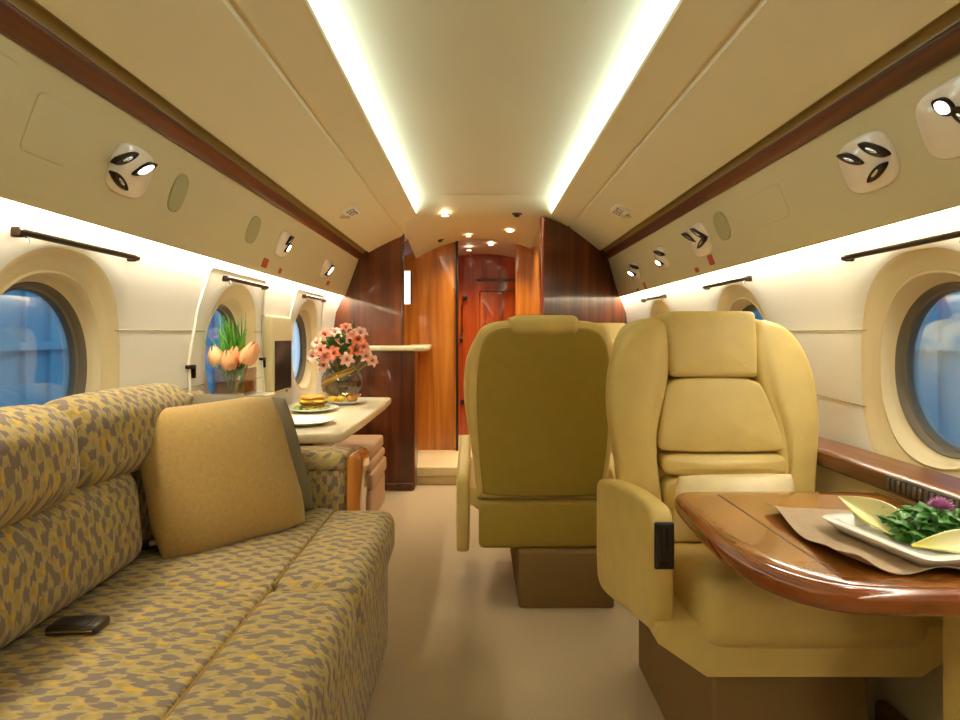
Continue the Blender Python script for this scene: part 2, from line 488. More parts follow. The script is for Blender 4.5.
# windows
wn = 1
for s in (-1, 1):
    for yc in WY:
        bm = BM(); N = 64
        ts = [2 * PI * k / N for k in range(N)]
        def ring(a, b, e, d, flat=None):
            return [bm.verts.new((s * ((flat if flat else wx(WZ + sup(a, b, t, e)[1])) + d), yc + sup(a, b, t, e)[0], WZ + sup(a, b, t, e)[1])) for t in ts]
        rr = [ring(WA + .002, WB + .002, .93, .027), ring(WA - .004, WB - .004, .93, .024), ring(WA - .009, WB - .009, .93, .03), ring(WA - .013, WB - .014, .94, .045),
              ring(WA - .020, WB - .022, .95, 0, 1.180), ring(WA - .027, WB - .03, .95, 0, 1.186)]
        for a, b in zip(rr, rr[1:]):
            for i in range(N): bm.faces.new([a[i], a[(i + 1) % N], b[(i + 1) % N], b[i]])
        w = struct('window_%d' % wn, bm, M['scallop'], angle=35)
        bm = BM()
        rr = [ring(WA - .023, WB - .026, .95, 0, 1.186), ring(WA - .026, WB - .030, .95, 0, 1.182), ring(WA - .030, WB - .034, .96, 0, 1.186), ring(WA - .036, WB - .040, .97, 0, 1.20), ring(WA - .042, WB - .046, .97, 0, 1.203), ring(WA - .046, WB - .05, .97, 0, 1.22)]
        for a, b in zip(rr, rr[1:]):
            for i in range(N): bm.faces.new([a[i], a[(i + 1) % N], b[(i + 1) % N], b[i]])
        obj('window_gasket', bm, M['gasket'], w, angle=30)
        bm = BM(); r0 = ring(WA - .04, WB - .044, .97, 0, 1.206); bm.faces.new(r0)
        g = bmesh.ops.extrude_face_region(bm, geom=list(bm.faces)); bmesh.ops.translate(bm, verts=[v for v in g['geom'] if isinstance(v, bmesh.types.BMVert)], vec=(s * .006, 0, 0))
        obj('pane', bm, M['pane'], w, smooth=False)
        wn += 1
# shade rods above the windows
ORD = ['nearest', 'second', 'third']
for s, side in ((-1, 'left'), (1, 'right')):
    for i, yc in enumerate(WY[1:]):
        x = s * (wx(1.334) - .022)
        t = thing('shade_rod', 'dark bronze shade rod over the %s oval window on the %s wall' % (['nearest', 'middle', 'farthest'][i], side), 'rod', (x, yc, 1.334), 'window shade rods')
        bm = BM(); tube(bm, [(x, yc - .19, 1.334), (x, yc + .255, 1.334)], .0085, 10); obj('rod', bm, M['bronze'], t)
        bm = BM(); tube(bm, [(x - s * .006, yc - .18, 1.341), (x - s * .006, yc + .245, 1.341)], .0022, 6); obj('pull_rail', bm, M['chrome'], t)
        for e in (-1, 1):
            bm = BM(); rbox(bm, (x + s * .010, yc + .033 + e * .21, 1.334), (.026, .014, .024), .004); obj('bracket', bm, M['bronze'], t)
            if e < 0:
                bm = BM(); tube(bm, [(x, yc - .165, 1.328), (x - s * .003, yc - .165, 1.312)], .004, 8); obj('hook', bm, M['chrome'], t)
# exit-hatch outlines round the far left windows
for yc in (WY[2], WY[3]):
    pts = []
    for (dy, z) in [(-.40, .78), (-.385, 1.0), (-.345, 1.2), (-.305, 1.352), (-.29, 1.368), (.25, 1.368), (.27, 1.352), (.305, 1.2), (.32, 1.0), (.325, .78)]:
        pts.append((-(wx(z) - .002), yc + dy, z))
    bm = BM(); tube(bm, pts, .006, 6)
    t = struct('trim_%d' % tn, bm, M['white']); tn += 1
    for dy, z in [(-.385, .98), (-.395, .84), (.318, .98)]:
        bm = BM(); rbox(bm, (-(wx(z) - .008), yc + dy, z), (.02, .05, .014), .004); rbox(bm, (-(wx(z) - .008), yc + dy + .02, z - .02), (.018, .012, .05), .004)
        obj('latch', bm, M['bronze'], t)

# lower walls and side ledges
for s, side in ((-1, 'left'), (1, 'right')):
    bm = BM(); extrude_y(bm, [(s * (x + (.03 if s < 0 else 0)), z) for x, z in [(1.06, .70), (1.045, .60), (1.03, .3), (1.0, .06), (1.0, 0), (1.14, 0), (1.14, .7)]], Y0, Y1, closed=True)
    struct('wall_lower_' + side, bm, M['cream'], angle=30)
    if s < 0: continue
    bm = BM(); extrude_y(bm, [(s * x, z) for x, z in [(1.10, .762), (1.03, .754), (1.012, .750), (1.004, .742), (1.003, .706), (1.010, .699), (1.03, .696), (1.11, .696)]], Y0 if s > 0 else 2.14, 4.2, closed=True)
    struct('trim_%d' % tn, bm, wood('ledge_wood_' + side, (76, 36, 14), (112, 60, 26), (142, 84, 42), (26, 1.3, 26), .3, .4), angle=35); tn += 1

# aft bulkhead (behind the photographer)
bm = BM(); rbox(bm, (0, Y0 - .03, .98), (2.4, .06, 2.1), 0); struct('wall_aft', bm, M['wood_dark'], smooth=False)

# forward bulkheads, left and right of the passage
def bulk(name, xi, s, y, zin, mat):
    pr = [(xi, 0), (xi, zin), (s * .62, 1.842 + .012), (s * .86, 1.74), (s * .90, 1.72), (s * .945, 1.68), (s * 1.05, 1.40), (s * 1.14, 1.2), (s * 1.14, .85), (s * 1.02, .3), (s * .95, 0)]
    bm = BM(); extrude_y(bm, pr, y, y + .05, closed=True); return struct(name, bm, mat, smooth=False)
bulk('wall_fore_left', -.605, -1, 4.22, 1.862, M['wood_dark'])
wr = bulk('wall_fore_right', .40, 1, 3.74, 1.89, M['wood_dark'])
for v in wr.data.vertices: v.co.y += (v.co.x - .40) * .85      # it runs outboard at a slant
bm = BM(); tube(bm, [(-.605, 4.222, 1.02), (-.605, 4.222, 1.86)], .012, 8); struct('trim_%d' % tn, bm, M['wood_rail']); tn += 1
# edge post of the right bulkhead
bm = BM(); rbox(bm, (.392, 3.775, .945), (.026, .09, 1.89), .008); struct('trim_%d' % tn, bm, M['wood_red']); tn += 1
bm = BM(); rbox(bm, (.42, 4.25, .95), (.03, .95, 1.86), .003); struct('wall_passage_right', bm, M['wood_orange'], smooth=False)
bm = BM(); rbox(bm, (0, 4.5, 2.02), (2.4, 2.2, .04), 0); struct('ceiling_light_block', bm, M['ceil'], smooth=False)  # unseen slab added to keep outside light out of the vestibule
bm = BM(); rbox(bm, (0, 5.56, 1.0), (1.6, .04, 2.1), 0); struct('wall_light_block', bm, M['wood_red'], smooth=False)  # unseen end wall added behind the door against outside light

# vestibule ceiling: loft from the cabin profile to the lower arch
def arch(y, zc, drop, w, n=24):
    return [(w * (2 * k / n - 1), y, zc - drop * abs(2 * k / n - 1) ** 2.2) for k in range(n + 1)]
bm = BM()
rows = [arch(3.48, 1.972, .012, .48), arch(3.6, 1.955, .03, .50), arch(3.72, 1.925, .04, .53), arch(3.85, 1.911, .045, .56), arch(4.2, 1.908, .05, .58), arch(4.68, 1.908, .16, .56), arch(4.74, 1.908, .17, .56)]
vv = [[bm.verts.new(p) for p in r] for r in rows]
for a, b in zip(vv, vv[1:]):
    for i in range(len(a) - 1): bm.faces.new([a[i], a[i + 1], b[i + 1], b[i]])
struct('ceiling_vestibule', bm, M['ceil'], angle=30)
bm = BM()
vv = [[bm.verts.new(p) for p in r] for r in (arch(4.72, 1.90, .06, .5), arch(5.5, 1.885, .10, .5))]
for i in range(24): bm.faces.new([vv[0][i], vv[0][i + 1], vv[1][i + 1], vv[1][i]])
struct('ceiling_corridor', bm, plain('grey_headliner', (196, 188, 176), .5))
# raised entry floor with carpeted riser
bm = BM(); rbox(bm, (-.1, 4.84, .03), (1.3, 1.44, .20), .012); struct('floor_entry', bm, M['leather_pale'], angle=30)
bm = BM(); rbox(bm, (-.1, 4.108, .062), (1.3, .016, .012), .004); struct('trim_%d' % tn, bm, M['olive']); tn += 1
# honey-coloured panels either side of the doorway
bm = BM(); rbox(bm, (-.55, 4.745, .95), (.66, .05, 1.92), .004); wp = struct('wall_panel_left', bm, M['wood_orange'], smooth=False)
bm = BM(); rbox(bm, (.42, 4.745, .95), (.28, .05, 1.92), .004); struct('wall_panel_right', bm, M['wood_orange'], smooth=False)
bm = BM(); rbox(bm, (-.213, 4.735, .95), (.018, .09, 1.92), .004); struct('trim_%d' % tn, bm, M['black']); tn += 1
# niche side wall behind the left bulkhead
bm = BM(); rbox(bm, (-.86, 4.48, .95), (.03, .5, 1.9), .003); struct('wall_niche', bm, M['wood_orange'], smooth=False)
# corridor sides
bm = BM(); rbox(bm, (-.35, 5.12, .95), (.03, .72, 1.94), .003); struct('wall_corridor_left', bm, M['wood_red'], smooth=False)
bm = BM(); rbox(bm, (.42, 5.12, .95), (.03, .72, 1.94), .003); struct('wall_corridor_right', bm, M['wood_red'], smooth=False)
# entry door at the end of the corridor
bm = BM(); pr = [(-.36, .1), (.44, .1), (.44, 1.80)] + [(.04 + .4 * math.cos(a), 1.80 + .095 * math.sin(a)) for a in [PI * k / 12 for k in range(1, 12)]] + [(-.36, 1.80)]
extrude_y(bm, pr, 5.44, 5.48, closed=True); d = struct('door_1', bm, M['wood_red'], angle=30)
bm = BM(); extrude_y(bm, [(-.05, 1.62), (.40, 1.62), (.40, 1.645), (-.05, 1.645)], 5.425, 5.442, closed=True); obj('moulding', bm, M['wood_rail'], d, smooth=False)
for (xa, xb, za, zb) in [(-.02, .38, .95, 1.52), (-.02, .38, .25, .86)]:
    bm = BM(); rbox(bm, ((xa + xb) / 2, 5.438, (za + zb) / 2), (xb - xa, .012, zb - za), .006); pn = obj('panel', bm, M['wood_red'], d)
    bm = BM(); tube(bm, [(xa, 5.43, za), (xb, 5.43, za), (xb, 5.43, zb), (xa, 5.43, zb)], .006, 6, closed=True); obj('bead', bm, M['wood_rail'], pn)
bm = BM(); lathe(bm, [(.001, .05), (.024, .045), (.026, .02), (.012, .012), (.012, 0)], 16, Matrix.Translation((-.165, 5.44, 1.46)) @ Matrix.Rotation(PI / 2, 4, 'X')); obj('knob', bm, M['black'], d)
bm = BM(); tube(bm, [(-.19, 5.44, 1.40), (-.19, 5.41, 1.38), (-.19, 5.41, 1.12), (-.19, 5.44, 1.10)], .010, 8); obj('handle', bm, M['chrome'], d)
bm = BM(); rbox(bm, (-.20, 5.43, 1.05), (.03, .02, .04), .005); obj('latch', bm, M['black'], d)
bm = BM(); rbox(bm, (-.19, 5.43, .45), (.035, .02, .05), .005); obj('hinge', bm, M['black'], d)

# the hangar outside the windows
HB = plain('hangar_blue', (88, 178, 205), .8)
for s, side in ((-1, 'left'), (1, 'right')):
    bm = BM(); rbox(bm, (s * 5, 2, 1.5), (.1, 22, 7), 0)
    for k in range(60): rbox(bm, (s * 4.93, -8 + k * .36, 1.5), (.06, .03, 7), 0)
    rbox(bm, (s * 4.9, 2, .98), (.06, 22, .09), 0)
    struct('wall_hangar_' + side, bm, HB, smooth=False)
bm = BM(); rbox(bm, (0, 2, -1.6), (10, 22, .1), 0); struct('floor_hangar', bm, plain('hangar_floor', (110, 130, 150), .5), smooth=False)
# ================================================================== FITTINGS OF THE CEILING AND WALLS
def on_seg(px, py, A, B, s):
    """point on the flat lining strip A-B (x, z pairs) met by the line of sight, with its frame (along cabin, down the panel, inward normal)"""
    u, v = px - VX, VY - py
    ax, az = s * A[0] - CX, A[1] - CZ; bx, bz = s * B[0] - CX, B[1] - CZ
    # (ax + t dx) * v = (az + t dz) * u
    dx, dz = bx - ax, bz - az
    t = (az * u - ax * v) / (dx * v - dz * u)
    X, Z = ax + t * dx, az + t * dz
    Y = F * Z / v if abs(v) > abs(u) else F * X / u
    down = Vector((bx - ax, 0, bz - az)).normalized(); along = Vector((0, 1, 0))
    nrm = down.cross(along); nrm.normalize()
    if nrm.z > 0: nrm = -nrm
    return Vector((X + CX, Y, Z + CZ)), along, down, nrm
PSU = ((.97, 1.582), (1.030, 1.418))
BIN = ((.66, 1.824), (.80, 1.755))
def fr(px, py, seg, s, rot=0):
    p, al, dn, nr = on_seg(px, py, seg[0], seg[1], s)
    # right-handed local frame: x along, y down, z inward normal
    ex = al.copy(); ey = nr.cross(ex)
    return frame_mat(p, ex, ey, nr), p, ey.dot(dn)
def sq(a, b, n=40, e=.5):
    return [Vector(sup(a, b, 2 * PI * k / n, e)) for k in range(n)]
L2P = lambda mtx: (lambda a, b, d: tuple(mtx @ Vector((a, b, d))))
def lamp_panel(px, py, s, label, ovals, w=.075, h=.062, beam=None):
    """ovals: (dx, dy, major-axis dx, dy, half width, lit) in photo pixels from the panel centre"""
    m, p, sg = fr(px, py, PSU, s); mi = m.inverted()
    t = thing('reading_light_panel', label, 'light', p, 'overhead reading light and air nozzle panels')
    bm = BM(); slab(bm, sq(w, h, 40, .62), .010, -.002, .008, .018, L2P(m), both=False); obj('bezel', bm, M['pearl'], t)
    for dx, dy, ax, ay, b, lit in ovals:
        c = mi @ on_seg(px + dx, py + dy, PSU[0], PSU[1], s)[0]; e = mi @ on_seg(px + dx + ax, py + dy + ay, PSU[0], PSU[1], s)[0]
        d = e - c; a = Vector((d.x, d.y)).length; r = math.atan2(d.y, d.x)
        z = .008 + .018 * max(0, 1 - ((c.x / w) ** 2 + (c.y / h) ** 2)) + .003
        mm = m @ Matrix.Translation((c.x, c.y, z)) @ Matrix.Rotation(r, 4, 'Z')
        bm = BM(); n = 28
        pts = [Vector((a * math.cos(2 * PI * k / n), b * abs(math.sin(2 * PI * k / n)) ** 1.25 * (1 if k < n / 2 else -1))) for k in range(n)]
        slab(bm, pts, .004, -.012, .003, -.003, L2P(mm), both=False)
        nz = obj('nozzle', bm, M['bronze'], t)
        bm = BM(); k_ = .8 if lit else .42
        slab(bm, [Vector((q.x * k_ * (.8 if lit else 1), q.y * k_)) for q in pts], .005, .0, .002, .002, L2P(mm), both=False)
        obj('lens' if lit else 'nozzle_core', bm, M['lamp'] if lit else M['chrome'], nz)
        if lit and beam:
            l = bpy.data.lights.new('reading_beam', 'SPOT'); l.energy = beam[1]; l.color = (1, .93, .8); l.spot_size = beam[2]; l.spot_blend = .7; l.shadow_soft_size = .02
            o = link(bpy.data.objects.new('reading_beam', l)); o.location = mm @ Vector((0, 0, .02)); o.rotation_euler = (Vector(beam[0]) - Vector(o.location)).to_track_quat('-Z', 'Y').to_euler()
lamp_panel(130, 171, -1, 'reading light panel with three nozzles and one lit lens on left overhead strip', [(-10, -15, 12, -5, .012, 0), (6, -5, 12, -5, .012, 1), (-16, 8, 7, 9, .012, 0)], .085, .07, beam=((-.6, 1.75, .5), 5, .9))
lamp_panel(283, 244, -1, 'small reading light panel left of the red placards on far left overhead', [(2, -5, 4, -4, .012, 0), (0, 2, 3, -4, .014, 1)], .08, .064, beam=((-.72, 2.6, .72), 24, .8))
lamp_panel(326, 269, -1, 'farthest small reading light panel on left overhead near the bulkhead', [(0, 0, 4, -5, .016, 1)], .085, .064, beam=((-.72, 3.2, .72), 16, .7))
lamp_panel(868, 163, 1, 'pearl three-nozzle light panel on right overhead with three dark ovals', [(-9, -7, 14, 4, .012, 0), (12, -16, 15, 6, .0135, 0), (16, 7, 9, -10, .012, 0)], .096, .074)
lamp_panel(957, 118, 1, 'bright lit reading light panel cut by the right edge of the photo', [(-2, -15, 12, 6, .016, 1), (17, -6, 12, 8, .014, 0)], .092, .08, beam=((.80, 1.02, .7), 5, .9))
lamp_panel(700, 240, 1, 'pearl nozzle panel above the red placard on right overhead', [(-7, -4, 8, 4, .012, 0), (2, -8, 8, 5, .012, 0), (6, 1, 4, -6, .012, 0)], .105, .078)
lamp_panel(662, 258, 1, 'small pearl lamp panel between the other two far right overhead panels', [(0, -6, 5, 2, .012, 0), (1, 3, 4, 2, .014, 1)], .085, .066)
lamp_panel(635, 271, 1, 'farthest small pearl lamp panel on right overhead beside the bulkhead', [(1, -5, 4, 2, .012, 0), (0, 1, 4, 2, .014, 1)], .085, .066)
def plate(name, px, py, seg, s, a, b, mat, label, cat, e=.5, d=.003, group=None, rot=0):
    m, p, sg = fr(px, py, seg, s)
    m = m @ Matrix.Rotation(rot, 4, 'Z')
    bm = BM(); slab(bm, sq(a, b, 40, e), d, -.003, min(.003, d), 0, L2P(m), both=False)
    return single(name, bm, mat, label, cat, group), m
plate('speaker_grille', 178, 193, PSU, -1, .042, .062, M['grille'], 'oval speaker grille beside the three-nozzle panel on left overhead', 'speaker', .8, .004, 'oval speaker grilles')
plate('speaker_grille', 253, 230, PSU, -1, .055, .06, M['grille'], 'faint oval speaker grille midway along left overhead', 'speaker', .8, .004, 'oval speaker grilles')
plate('speaker_grille', 722, 226, PSU, 1, .06, .062, M['grille'], 'faint oval speaker grille on right overhead', 'speaker', .8, .004, 'oval speaker grilles')
plate('speaker_grille', -2, 86, PSU, -1, .05, .06, M['cream'], 'round cream speaker cover cut by the left edge of the photo', 'speaker', .9, .004, 'oval speaker grilles')
plate('access_panel', 53, 131, PSU, -1, .068, .066, M['cream'], 'square cream access panel on left overhead at upper left', 'panel', .2, .003)
plate('access_panel', 766, 207, PSU, 1, .12, .06, M['cream'], 'flush cream access panel on right overhead', 'panel', .2, .002)
for px, py, s, a, b, lab in [(265, 263, -1, .032, .022, 'larger red placard below the small left overhead lamp'), (280, 271, -1, .018, .014, 'tiny red placard beside the larger one on left overhead'),
                            (328, 283, -1, .03, .014, 'red placard at far end of left overhead'),
                            (711, 260, 1, .026, .024, 'larger red placard below the nozzle panel on right overhead'), (697, 270, 1, .022, .012, 'small red placard left of the larger one on right overhead'),
                            (645, 286, 1, .02, .024, 'red placard at far end of right overhead'), (638, 290, 1, .016, .012, 'tiny red placard at far end of right overhead')]:
    sg_ = ((1.005, 1.486), (1.030, 1.418))
    plate('red_placard', px, py, sg_, s, a, b, M['red'], lab, 'sign', .15, .002, 'red placards')
# EXIT signs on the overhead bins
for px, py, s, side in ((351, 211, -1, 'left'), (620, 210, 1, 'right')):
    m, p, sg = fr(px, py, BIN, s)
    t = thing('exit_sign', 'small white EXIT sign with dark lettering on the %s overhead bin' % side, 'sign', p, 'exit signs')
    bm = BM(); slab(bm, sq(.072, .040, 40, .15), .012, -.002, .003, 0, L2P(m), both=False); obj('plate', bm, M['white'], t)
    bm = BM(); rbox(bm, tuple(m @ Vector((.03, .052 * sg, .004))), (.06, .03, .016), .003); obj('mounting_block', bm, M['cream'], t)
    cu = bpy.data.curves.new('lettering', 'FONT'); cu.body = 'EXIT'; cu.size = .062; cu.align_x = 'CENTER'; cu.align_y = 'CENTER'; cu.extrude = .0006
    tmp = link(bpy.data.objects.new('tmp', cu)); bpy.context.view_layer.update()
    me = bpy.data.meshes.new_from_object(tmp.evaluated_get(bpy.context.evaluated_depsgraph_get())); bpy.data.objects.remove(tmp)
    me.materials.clear(); me.materials.append(M['purple']); me.name = 'lettering'
    o = link(bpy.data.objects.new('lettering', me)); o.parent = t
    # reads upright for a passenger on the opposite side
    ex = Vector((0, -s, 0)); nr = m.col[2].xyz
    o.matrix_local = Matrix.Translation(-Vector(p)) @ frame_mat(p + nr * .0125, ex, nr.cross(ex), nr)
# downlights in the vestibule and corridor
def downlight(px, py, z, label, energy, r=.028, grp='ceiling downlights'):
    Y = F * (z - CZ) / (VY - py); x = CX + (px - VX) * Y / F
    t = thing('downlight', label, 'light', (x, Y, z), grp)
    bm = BM(); lathe(bm, [(r * 1.35, .002), (r * 1.3, -.003), (r, -.004), (r * .92, .0)], 24, Matrix.Translation((x, Y, z))); obj('ring', bm, M['pearl'], t)
    bm = BM(); lathe(bm, [(.001, -.0015), (r * .9, -.001), (r * .95, .0)], 24, Matrix.Translation((x, Y, z))); obj('lens', bm, M['lamp'], t)
    l = bpy.data.lights.new('downlight_beam', 'SPOT'); l.energy = energy; l.color = (1, .86, .62); l.spot_size = 2.2; l.spot_blend = .8; l.shadow_soft_size = .04
    o = link(bpy.data.objects.new('downlight_beam', l)); o.location = (x, Y, z - .02)
downlight(445, 215.5, 1.896, 'leftmost downlight in the cream vestibule ceiling', 28)
downlight(510, 231, 1.892, 'right downlight in the cream vestibule ceiling', 28)
downlight(468.5, 236, 1.892, 'small downlight above the doorway edge in the vestibule ceiling', 20, .02)
downlight(491, 244.5, 1.882, 'downlight in the grey corridor ceiling on the right', 18, .024)
downlight(469, 250, 1.86, 'downlight in the grey corridor ceiling by the door', 18, .024)
for px, py, z, lab in [(517, 214, 1.894, 'small dark ceiling fitting near the right bulkhead'), (440, 239.5, 1.872, 'small dark ceiling fitting above the honey veneer panel')]:
    Y = F * (z - CZ) / (VY - py); x = CX + (px - VX) * Y / F
    bm = BM(); lathe(bm, [(.001, -.022), (.014, -.02), (.02, -.008), (.032, -.004), (.034, .006)], 16, Matrix.Translation((x, Y, z)) @ Matrix.Diagonal((1, .7, 1, 1)), cap1=True)
    single('ceiling_nozzle', bm, M['bronze'], lab, 'ceiling fitting')
# narrow pane in the niche; its window brightness is added as emission
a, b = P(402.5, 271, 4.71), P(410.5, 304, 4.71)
t = thing('glow_pane', 'narrow glass panel with added glow on the honey veneer beside the left bulkhead', 'panel', ((a.x + b.x) / 2, 4.71, b.z))
bm = BM(); rbox(bm, ((a.x + b.x) / 2 - .03, 4.712, (a.z + b.z) / 2), (abs(b.x - a.x) + .06, .012, abs(a.z - b.z)), .003); obj('pane', bm, M['pane_glow'], t)
bm = BM(); tube(bm, [(b.x + .006, 4.708, b.z), (b.x + .006, 4.708, a.z)], .008, 6); obj('frame', bm, M['wood_rail'], t)

# galley cabinet with cream counter
t = thing('galley_cabinet', 'dark mahogany galley cabinet with cream counter below left bulkhead', 'cabinet', (-.78, 4.1, 0))
bm = BM(); rbox(bm, (-.74, 4.08, .495), (.51, .24, .985), .012); obj('body', bm, M['wood_dark'], t)
bm = BM(); rbox(bm, (-.70, 4.067, 1.004), (.61, .30, .036), .012); rbox(bm, (-.51, 4.455, 1.004), (.165, .50, .034), .010); obj('countertop', bm, M['marble'], t)
bm = BM(); rbox(bm, (-.74, 3.955, .03), (.49, .02, .05), .006); obj('kick_plate', bm, M['wood_rail'], t)
# monitor in a cream housing on the left wall
t = thing('wall_monitor', 'black wall screen in cream housing between the far left windows', 'monitor', (-1.10, 3.0, .8))
bm = BM(); rbox(bm, (-1.115, 2.99, 1.0), (.07, .30, .40), .012); obj('housing', bm, M['cream'], t)
bm = BM(); rbox(bm, (-1.080, 2.99, .94), (.012, .24, .26), .004); obj('screen', bm, M['black'], t)
# air outlet grille in the right ledge
t = thing('vent_grille', 'black air vent grille set in the right wooden ledge', 'vent', (1.0, 1.30, .70))
gy0, gy1 = 1.17, 1.42
bm = BM(); rbox(bm, (.999, (gy0 + gy1) / 2, .728), (.012, gy1 - gy0, .036), .003); obj('frame', bm, plain('vent_black', (60, 50, 40), .6), t)
for k in range(14):
    y = gy0 + .015 + k * (gy1 - gy0 - .03) / 13
    bm = BM(); rbox(bm, (.991, y, .728), (.006, .006, .028), .0015, 2); obj('slat', bm, M['gasket'], t)
# ================================================================== SOFA
sx0, sx1, smid = -1.05, -.33, -.545     # back, front edge, long seam
t = thing('sofa', 'long divan in khaki and mauve flame-stitch fabric along the left wall', 'sofa', (-.70, .9, 0))
bm = BM(); rbox(bm, (-.705, .84, .18), (.70, 2.30, .355), .02); obj('base', bm, M['ikat'], t)
ys = [-.46, .15, .76, 1.37, 1.985]
for a, b in zip(ys, ys[1:]):
    bm = BM(); cushion(bm, ((sx1 + smid - .016) / 2, (a + b) / 2, .41), (sx1 - smid + .016, b - a + .004, .155), .045, (.006, 0, .004)); c = obj('seat_cushion', bm, M['ikat'], t)
    bm = BM(); tube(bm, [(smid + .004, a + .012, .4815), (smid + .004, b - .012, .4815)], .0045, 6); obj('piping', bm, M['piping'], c)
for a, b in zip(ys, ys[1:]):
    bm = BM(); cushion(bm, ((-.93 + smid) / 2 - .03, (a + b) / 2, .4105), (smid + .93 + .06, b - a + .003, .155), .012, (0, 0, .008)); obj('seat_cushion', bm, M['ikat'], t)
bm = BM(); rbox(bm, (-1.045, .86, .62), (.045, 2.36, .56), .02); obj('back_frame', bm, M['ikat'], t)
tilt = Matrix.Rotation(-.10, 4, 'Y')
for (a, b, px, dx) in [(-.46, .12, .03, 0), (.12, .70, .03, 0), (.70, 1.285, .035, .012), (1.285, 1.83, .022, -.012)]:
    bm = BM(); cushion(bm, (-1.016 + dx, (a + b) / 2, .834), (.135, b - a, .215), .062, (px, 0, .012), mat=tilt); obj('back_cushion', bm, M['ikat'], t)
for (a, b) in [(-.46, .55), (.55, 1.54)]:
    bm = BM(); cushion(bm, (-1.012, (a + b) / 2, .612), (.125, b - a, .262), .055, (.03, 0, .0), mat=tilt); obj('bolster', bm, M['ikat'], t)
# far arm with curved wooden front
bm = BM(); rbox(bm, (-.79, 2.07, .34), (.56, .12, .66), .03); a_ = obj('arm', bm, M['ikat_arm'], t)
bm = BM(); cushion(bm, (-.79, 2.07, .64), (.57, .14, .07), .03, (0, 0, .008)); obj('arm_pad', bm, M['ikat'], a_)
pts = smooth_outline([(-.512, .02), (-.512, .64), (-.498, .675), (-.462, .675), (-.448, .64), (-.462, .52), (-.47, .3), (-.47, .02)], 2)
bm = BM(); slab(bm, pts, 2.0, 2.14, .012, .0); obj('arm_front', bm, M['wood_orange'], a_)

def drape_pillow(name, corners, th, mat, label, cat, n=22, pinch=.025, group=None):
    """a square cushion through four corner points (BL, BR, TR, TL)"""
    BL, BR, TR, TL = [Vector(c) for c in corners]
    cen = (BL + BR + TR + TL) / 4
    nrm = (BR - BL).cross(TL - BL).normalized()
    bm = BM(); sh = []
    for side in (1, -1):
        g = []
        for j in range(n + 1):
            row = []
            for i in range(n + 1):
                u = .5 - .5 * math.cos(PI * i / n); v = .5 - .5 * math.cos(PI * j / n)
                a, b = 2 * u - 1, 2 * v - 1
                # edges curve inwards between the corners
                a2 = a * (1 - pinch * (1 - b * b) * abs(a)); b2 = b * (1 - pinch * (1 - a * a) * abs(b))
                # rounded corners
                k = max(0, abs(a) + abs(b) - 1.55) * .15
                a2 *= 1 - k; b2 *= 1 - k
                uu, vv = (a2 + 1) / 2, (b2 + 1) / 2
                p = BL * (1 - uu) * (1 - vv) + BR * uu * (1 - vv) + TR * uu * vv + TL * (1 - uu) * vv
                h = th / 2 * ((1 - a ** 4) * (1 - b ** 4)) ** .5 * (.72 + .28 * (1 - a * a) * (1 - b * b))
                h *= 1 + .05 * math.sin(5 * a + 3 * b) 
                row.append(bm.verts.new(p + nrm * h * side))
            g.append(row)
        for j in range(n):
            for i in range(n):
                q = [g[j][i], g[j][i + 1], g[j + 1][i + 1], g[j + 1][i]]
                bm.faces.new(q if side > 0 else q[::-1])
    bmesh.ops.remove_doubles(bm, verts=bm.verts, dist=1e-5)
    return single(name, bm, mat, label, cat, group, angle=70)
drape_pillow('throw_pillow', [P(158, 568, 1.50), P(311, 525, 1.80), P(274, 392, 1.90), P(126, 412, 1.56)], .17, M['tan'], 'square tan chenille pillow leaning in the far corner of the sofa', 'pillow')
drape_pillow('throw_pillow', [P(196, 520, 1.88), P(319, 513, 1.93), P(288, 395, 2.00), P(176, 392, 1.95)], .12, M['taupe'], 'dark taupe pillow half hidden behind the tan one', 'pillow')
# phone on the seat
pc = P(78, 628, 1.15)
bpy.context.view_layer.update()
def drop(x, y, top=.58):
    hit = S.ray_cast(bpy.context.evaluated_depsgraph_get(), Vector((x, y, top)), Vector((0, 0, -1)))
    return hit[1].z
pz = max(drop(pc.x + dx, pc.y + dy) for dx in (-.05, 0, .05) for dy in (-.025, .025))
t = thing('phone', 'small dark brown phone lying on the sofa seat', 'phone', (pc.x, pc.y, pz))
rm = Matrix.Rotation(.06, 4, 'Z')
bm = BM(); rbox(bm, (pc.x, pc.y, pz + .0085), (.102, .052, .017), .006, mat=rm); obj('body', bm, M['brown_black'], t)
bm = BM(); rbox(bm, (pc.x - .008, pc.y, pz + .017), (.07, .04, .003), .001, mat=rm); obj('screen', bm, M['black'], t)
bm = BM(); rbox(bm, (pc.x, pc.y - .0265, pz + .0085), (.09, .002, .003), .0005, mat=rm); obj('side_strip', bm, M['chrome'], t)
# lap belt poking out of the seat gap
t = thing('seat_belt', 'black lap belt with pale buckle in sofa gap beside tan pillow', 'seat belt', (-.90, 1.57, .49))
p0 = P(152, 553, 1.60)
bm = BM(); rbox(bm, (p0.x - .01, p0.y, .503), (.06, .045, .018), .005, mat=Matrix.Rotation(.5, 4, 'Z')); obj('buckle', bm, M['black'], t)
bm = BM(); rbox(bm, (p0.x + .015, p0.y - .015, .512), (.026, .02, .012), .004, mat=Matrix.Rotation(.5, 4, 'Z')); obj('release_tab', bm, M['pearl'], t)
bm = BM(); rbox(bm, (p0.x - .07, p0.y - .10, .498), (.03, .20, .004), .001, mat=Matrix.Rotation(.3, 4, 'Z')); obj('strap', bm, M['black'], t)

